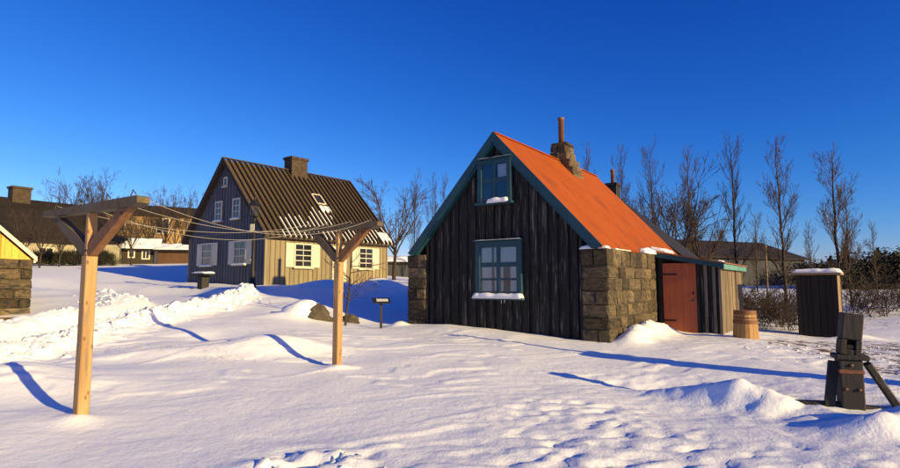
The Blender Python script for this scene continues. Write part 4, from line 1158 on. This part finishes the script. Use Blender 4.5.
def make_tree(seed, H, kind):
    rd_ = random.Random(seed)
    trunk, crown = MB(), MB()
    if kind == 'poplar':
        n_ = 14; pts = []; rad = []; x_ = y_ = 0
        for i in range(n_ + 1):
            t = i / n_
            pts.append(Vector((x_, y_, -.3 + (H + .3) * t))); rad.append(.062 * (1 - t) ** .9 * H / 6 + .006)
            x_ += rd_.uniform(-.045, .045); y_ += rd_.uniform(-.045, .045)
        trunk.tube(pts, rad, 6)
        m_ = int(H * 9)
        for k in range(m_):
            t = .16 + .82 * (k / m_) ** .9
            i = min(int(t * n_), n_ - 1); q_ = pts[i].lerp(pts[i + 1], t * n_ - i)
            az = rd_.uniform(0, 2 * math.pi); el = R(rd_.uniform(38, 66))
            L = H * (.2 * (1 - t) ** .5 * min(1, .3 + t * 1.6) + .045) * rd_.uniform(.45, 1.35)
            branch(crown, rd_, q_, Vector((math.cos(az) * math.cos(el), math.sin(az) * math.cos(el), math.sin(el))), L, max(.009, rad[i] * .36), 2 if L > .5 else 1, .14, 5, .5, 8.6, .0037)
    elif kind == 'round':
        n_ = 6; pts = []; rad = []; x_ = y_ = 0; h0 = H * .3
        for i in range(n_ + 1):
            t = i / n_
            pts.append(Vector((x_, y_, -.3 + (h0 + .3) * t))); rad.append(.1 * H / 5 * (1 - .35 * t))
            x_ += rd_.uniform(-.04, .04); y_ += rd_.uniform(-.04, .04)
        trunk.tube(pts, rad, 7)
        for k in range(9):
            az = 2 * math.pi * k / 9 + rd_.uniform(-.3, .3); el = R(rd_.uniform(38, 82))
            q_ = pts[-1 - (k % 2)]
            branch(crown, rd_, q_, Vector((math.cos(az) * math.cos(el), math.sin(az) * math.cos(el), math.sin(el))), H * rd_.uniform(.5, .72), .042 * H / 5, 3, .045, 6, .6, 3.5 * 5 / H, .006 * H / 5)
    elif kind == 'bush':
        for k in range(13):
            az = rd_.uniform(0, 2 * math.pi); el = R(rd_.uniform(35, 85))
            s_ = Vector((rd_.uniform(-.25, .25), rd_.uniform(-.25, .25), -.15))
            branch(trunk if k < 3 else crown, rd_, s_, Vector((math.cos(az) * math.cos(el), math.sin(az) * math.cos(el), math.sin(el))), H * rd_.uniform(.65, 1.1), .015 * H / 1.6, 2, .03, 5, .75, 6.5 * 1.6 / H, .0052)
    elif kind == 'sapling':
        pts = [Vector((0, 0, -.25)), Vector((.03, 0, .3)), Vector((.08, 0, .7)), Vector((.1, .02, 1.15)), Vector((.14, .02, H))]
        trunk.tube(pts, [.04, .034, .028, .018, .006], 6)
        for k in range(17):
            t = rd_.uniform(.35, 1) ; i = min(int(t * 4), 3); q_ = pts[i].lerp(pts[i + 1], t * 4 - i)
            az = rd_.uniform(0, 2 * math.pi); el = R(rd_.uniform(5, 40))
            branch(crown, rd_, q_, Vector((math.cos(az) * math.cos(el), math.sin(az) * math.cos(el), math.sin(el))), rd_.uniform(.45, 1.0), .014, 1, .02, 5, .7, 5.0, .006)
    return trunk.mesh('trunk', True), crown.mesh('crown', True)
def leafy(seed, H, Rr, n, kind):
    rd_ = random.Random(seed); mb = MB(); tr = MB()
    tr.tube([(0, 0, -.3), (0, 0, H * .5), (0, 0, H * .95)], [.06, .04, .01], 5)
    cl = [Vector((rd_.gauss(0, .45) * Rr, rd_.gauss(0, .45) * Rr, H * rd_.uniform(.15, .8))) for _ in range(16)]
    for _ in range(n):
        if kind == 'conifer':
            t = rd_.random() ** .8; rr_ = Rr * (1 - t) ** .85 * (.75 + .35 * math.sin(t * 38)) * math.sqrt(rd_.uniform(.15, 1)); az = rd_.uniform(0, 6.283)
            c = Vector((rr_ * math.cos(az), rr_ * math.sin(az), H * t - rr_ * .2))
        else:
            c = rd_.choice(cl) + Vector((rd_.gauss(0, .2) * Rr, rd_.gauss(0, .2) * Rr, rd_.gauss(0, .13) * H))
            if c.z < 0: c.z = rd_.uniform(0, .3)
        s_ = rd_.uniform(.03, .08) * (H / 2) ** .5
        a_ = Vector((rd_.uniform(-1, 1), rd_.uniform(-1, 1), rd_.uniform(-1, 1))).normalized(); b2_ = a_.cross(Vector((rd_.uniform(-1, 1), rd_.uniform(-1, 1), rd_.uniform(-1, 1)))).normalized()
        mb.add([c - a_ * s_, c + b2_ * s_ * .5, c + a_ * s_, c - b2_ * s_ * .5], [(0, 1, 2, 3)])
    return tr.mesh('trunk'), mb.mesh('crown')
LIB = {}
for i in range(5): LIB['poplar', i] = (make_tree(100 + i, 6.0, 'poplar'), 6.0)
for i in range(3): LIB['round', i] = (make_tree(200 + i, 5.0, 'round'), 5.0)
for i in range(4): LIB['bush', i] = (make_tree(300 + i, 1.6, 'bush'), 1.6)
for i in range(3): LIB['conifer', i] = (leafy(400 + i, 3.0, .9, 6500, 'conifer'), 3.0)
for i in range(3): LIB['hedge', i] = (leafy(500 + i, 1.6, 1.3, 6000, 'hedge'), 1.6)
for k, ((t, c), h) in LIB.items():
    t.materials.append(MATS['bark']); c.materials.append(MATS['leaf_dark' if k[0] in ('conifer', 'hedge') else 'twig'])
NAMES = {'poplar': ('poplar_tree', 'tree'), 'round': ('bare_tree', 'tree'), 'bush': ('bare_shrub', 'shrub'), 'conifer': ('spruce_tree', 'tree'), 'hedge': ('evergreen_shrub', 'shrub')}
rt_ = random.Random(55)
def plant(kind, var, px, ytop, Y, label, group, widen=1.0):
    q_ = P(px, 283, Y); z_ = gz(q_.x, q_.y)
    Hh = P(px, ytop, Y).z - z_
    (t, c), h0 = LIB[kind, var]
    s_ = Hh / h0 * (1.0 if kind != 'round' else 1.05)
    nm, ct = NAMES[kind]
    o = empty(nm, (q_.x, q_.y, z_), rt_.uniform(0, 6.28)); tag(o, label, ct, group)
    if kind == 'poplar': widen *= .85
    o.scale = (s_ * widen, s_ * widen, s_)
    link_mesh('trunk', t, None, o); link_mesh('crown', c, None, o)
    return o
GP = 'bare poplars in a row behind the sheds'
plant('poplar', 0, 592, 146, 29, 'slim bare poplar rising just right of the stone chimney', GP, .8)
plant('poplar', 1, 627, 148, 28, 'slim bare poplar above the dark house roof', GP, .8)
plant('poplar', 2, 656, 146, 27, 'bare poplar left of the dense rounded bare tree', GP, .85)
plant('poplar', 3, 695, 148, 27, 'bare poplar right behind the dense rounded bare tree', GP, .85)
plant('poplar', 4, 736, 137, 22, 'tall bare poplar above the barrel', GP)
plant('poplar', 1, 784, 140, 21, 'tall bare poplar just left of the snow-capped hut', GP, 1.1)
plant('poplar', 2, 838, 153, 21, 'wide bare poplar rising behind the snow-capped hut', GP, 1.35)
plant('poplar', 0, 850, 182, 24, 'shorter bare poplar close right of the wide one', GP, .9)
plant('poplar', 3, 813, 222, 30, 'short bare poplar in the gap left of the wide one', GP, 1.0)
plant('poplar', 4, 876, 222, 34, 'thin small bare poplar near the right edge', GP, 1.0)
plant('poplar', 2, 757, 213, 34, 'low thin bare poplar above the long barn roof', GP, 1.2)
plant('round', 0, 678, 176, 24, 'dense rounded bare tree behind the plank shed', 'bare broadleaf trees', 1.0)
plant('round', 2, 664, 190, 26, 'rounded bare tree left of the dense one behind the plank shed', 'bare broadleaf trees', 1.0)
plant('round', 1, 701, 196, 26, 'rounded bare tree right of the dense one behind the plank shed', 'bare broadleaf trees', .9)
plant('round', 1, 394, 186, 36, 'broad bare tree between the two houses', 'bare broadleaf trees', 1.1)
plant('round', 2, 372, 205, 44, 'lower bare tree just right of the tan house roof', 'bare broadleaf trees', 1.1)
plant('poplar', 3, 415, 176, 38, 'slim bare poplar close left of the black house roof', 'slim poplars behind the black house', .8)
plant('poplar', 1, 431, 176, 40, 'slim bare poplar rising over the left roof slope of the black house', 'slim poplars behind the black house', .7)
plant('poplar', 4, 444, 176, 42, 'slim bare poplar nearest the black house ridge on its left', 'slim poplars behind the black house', .7)
GL_ = 'bare birches by the far houses'
for (px, yt, Y, v, wd, lb) in ((95, 173, 50, 0, .75, 'tallest bare birch right of the far chimney'), (62, 180, 50, 1, .6, 'bare birch close right of the far chimney'), (80, 182, 52, 2, .7, 'bare birch between two others right of the far chimney'),
                               (163, 187, 48, 2, .75, 'bare birch over the golden house'), (148, 194, 47, 0, .75, 'bare birch in front of the golden house window'), (183, 194, 50, 1, .6, 'bare birch next to the tan house roof'),
                               (130, 208, 41.3, 1, .8, 'low bare birch before the snowy garden shed'), (20, 210, 38, 1, 1.0, 'spreading bare tree above the yellow gable'), (58, 222, 38.5, 2, .9, 'low bare tree before the long house wall'),
 (113, 205, 46, 2, .8, 'bare birch just right of the near clothesline post'), (141, 211, 45, 1, .9, 'low bare birch before the golden house wall'), (172, 207, 46, 0, .8, 'bare birch between the golden house and the tan house'), (38, 215, 37, 0, .9, 'bare tree right of the yellow gable tip')):
    plant('round', v, px, yt, Y, lb, GL_, wd)
ORD = ['first', 'second', 'third', 'fourth', 'fifth', 'sixth', 'seventh', 'eighth', 'ninth', 'tenth', 'eleventh', 'twelfth', 'thirteenth', 'fourteenth']
def row(kind, items, text, group, widen):
    for i, (px, yt, Y) in enumerate(sorted(items)):
        plant(kind, (i * 3 + 1) % (4 if kind == 'bush' else 3), px, yt, Y, text.format(ORD[i]), group, widen)
row('bush', ((680, 262, 22), (703, 270, 22), (715, 280, 17), (727, 283, 18.5)), '{} bare tangled shrub from the left behind the plank shed', 'shrubs behind the plank shed', 1.25)
row('bush', ((741, 278, 20), (750, 284, 17.5), (758, 276, 21), (763, 300, 15.8), (768, 283, 19), (776, 288, 16.5), (781, 276, 20.5), (787, 303, 15.6), (793, 284, 18)), '{} bare tangled shrub from the barrel toward the snow-capped hut', 'shrubs between barrel and hut', 1.3)
row('bush', ((856, 272, 22), (866, 280, 23), (874, 274, 21), (890, 280, 22), (900, 276, 23)), '{} bare tangled shrub to the right of the snow-capped hut', 'shrubs at the right edge', 1.35)
row('conifer', ((832, 256, 40), (848, 247, 42), (880, 248, 44)), '{} pointed dark spruce from the left behind the snow-capped hut', 'far spruces', 1.3)
row('hedge', ((818, 262, 42), (840, 262, 39), (862, 258, 40), (872, 262, 41), (893, 254, 41), (906, 250, 42)), '{} rounded dark evergreen from the left in the far right hedge', 'far right hedge', 1.5)
row('hedge', [(px_, 253 - (px_ % 3) * 1.5, 40.2 + (px_ % 2) * .6) for px_ in (38, 48, 58, 68, 78, 98, 108)], '{} dark evergreen shrub from the left in the hedge before the far houses', 'hedge before the far houses', .9)
# young tree by the boulder
q = P(345, 316, 13.6); zq = gz(q.x, q.y)
(ts, cs) = make_tree(700, 1.9, 'sapling')
sp = empty('young_tree', (q.x, q.y, zq), R(10)); tag(sp, 'young bare tree with spreading twigs behind the farther clothesline post', 'tree')
link_mesh('trunk', ts, MATS['bark'], sp); link_mesh('crown', cs, MATS['twig'], sp)

# ================================================================= loose snow and dead grass
rk = random.Random(66)
shapes = []
ch = MB()
def lump(x, y, s):
    z = gz_cache(x, y)
    base = rk.choice(lumps)
    a = rk.uniform(0, 6.28); ca, sa = math.cos(a), math.sin(a)
    k = (s * rk.uniform(.7, 1.3), s * rk.uniform(.7, 1.3), s * rk.uniform(.5, .9))
    ch.add([((vx * k[0]) * ca - (vy * k[1]) * sa + x, (vx * k[0]) * sa + (vy * k[1]) * ca + y, vz * k[2] + z - s * .22) for vx, vy, vz in base[0]], base[1])
lumps = []
for sd in range(6):
    bm = bmesh.new(); bmesh.ops.create_icosphere(bm, subdivisions=2, radius=1)
    for v in bm.verts: v.co *= 1 + .8 * mnoise.noise(v.co * 1.9 + Vector((sd * 5.3, 0, 0)))
    lumps.append(([tuple(v.co) for v in bm.verts], [tuple(v.index for v in f.verts) for f in bm.faces])); bm.free()
spots = []
for line, cnt, spread in ((BERM, 900, .25), (BERM2, 300, .42)):
    for _ in range(cnt):
        i = rk.randrange(len(line) - 1); t = rk.random()
        x = line[i][0] + (line[i + 1][0] - line[i][0]) * t + rk.gauss(0, spread); y = line[i][1] + (line[i + 1][1] - line[i][1]) * t + rk.gauss(0, .2)
        spots.append((x, y, rk.choice((.02, .03, .04, .05, .065, .08, .1))))
for _ in range(130):
    spots.append((rk.gauss(-8.4, .9), rk.uniform(8, 19), rk.choice((.02, .03, .04))))
for _ in range(9):
    spots.append((rk.gauss(-1.0, .2), rk.gauss(4.2, .1), rk.choice((.04, .05, .06, .08))))
for _ in range(120):
    spots.append((rk.uniform(5.4, 9.5), rk.uniform(6, 11.5), rk.choice((.015, .02, .03))))
for _ in range(40):
    spots.append((rk.gauss(4.2, .5), rk.gauss(12.5, .5), rk.choice((.015, .02, .03))))
zz = terrain(np.array([s[0] for s in spots]), np.array([s[1] for s in spots]))
for (x, y, s), z in zip(spots, zz):
    gz_cache = lambda a_, b2, z=z: float(z)
    lump(x, y, s)
tag(ch.build('snow_lumps', MATS['snow'], None, True, fix=False), 'loose lumps of ploughed snow along the cleared track', 'snow', kind='stuff')
ga = MB(); gsp = []
for (cx, cy, n_, sx, sy) in ((-4.9, 9.4, 90, .6, .3), (-3.7, 8.4, 70, .45, .25), (-11.9, 14.8, 260, 1.1, .5), (-3.1, 10.7, 40, .25, .12), (7.5, 8.5, 160, 1.2, 1.4), (5.0, 6.2, 50, .5, .3), (9, 16, 240, 2, 1.2)):
    for _ in range(n_): gsp.append((rk.gauss(cx, sx), rk.gauss(cy, sy)))
zz = terrain(np.array([s[0] for s in gsp]), np.array([s[1] for s in gsp]))
for (x, y), z in zip(gsp, zz):
    h = rk.uniform(.03, .11); a = rk.uniform(0, 6.28); ln2 = rk.uniform(.0, .06)
    dx, dy = math.cos(a) * .003, math.sin(a) * .003
    ga.add([(x - dx, y - dy, z - .02), (x + dx, y + dy, z - .02), (x + math.cos(a + 1) * ln2, y + math.sin(a + 1) * ln2, z + h)], [(0, 1, 2)])
tag(ga.build('dead_grass', MATS['dead_grass'], None, fix=False), 'dry grass blades poking through the thin snow', 'grass', kind='stuff')
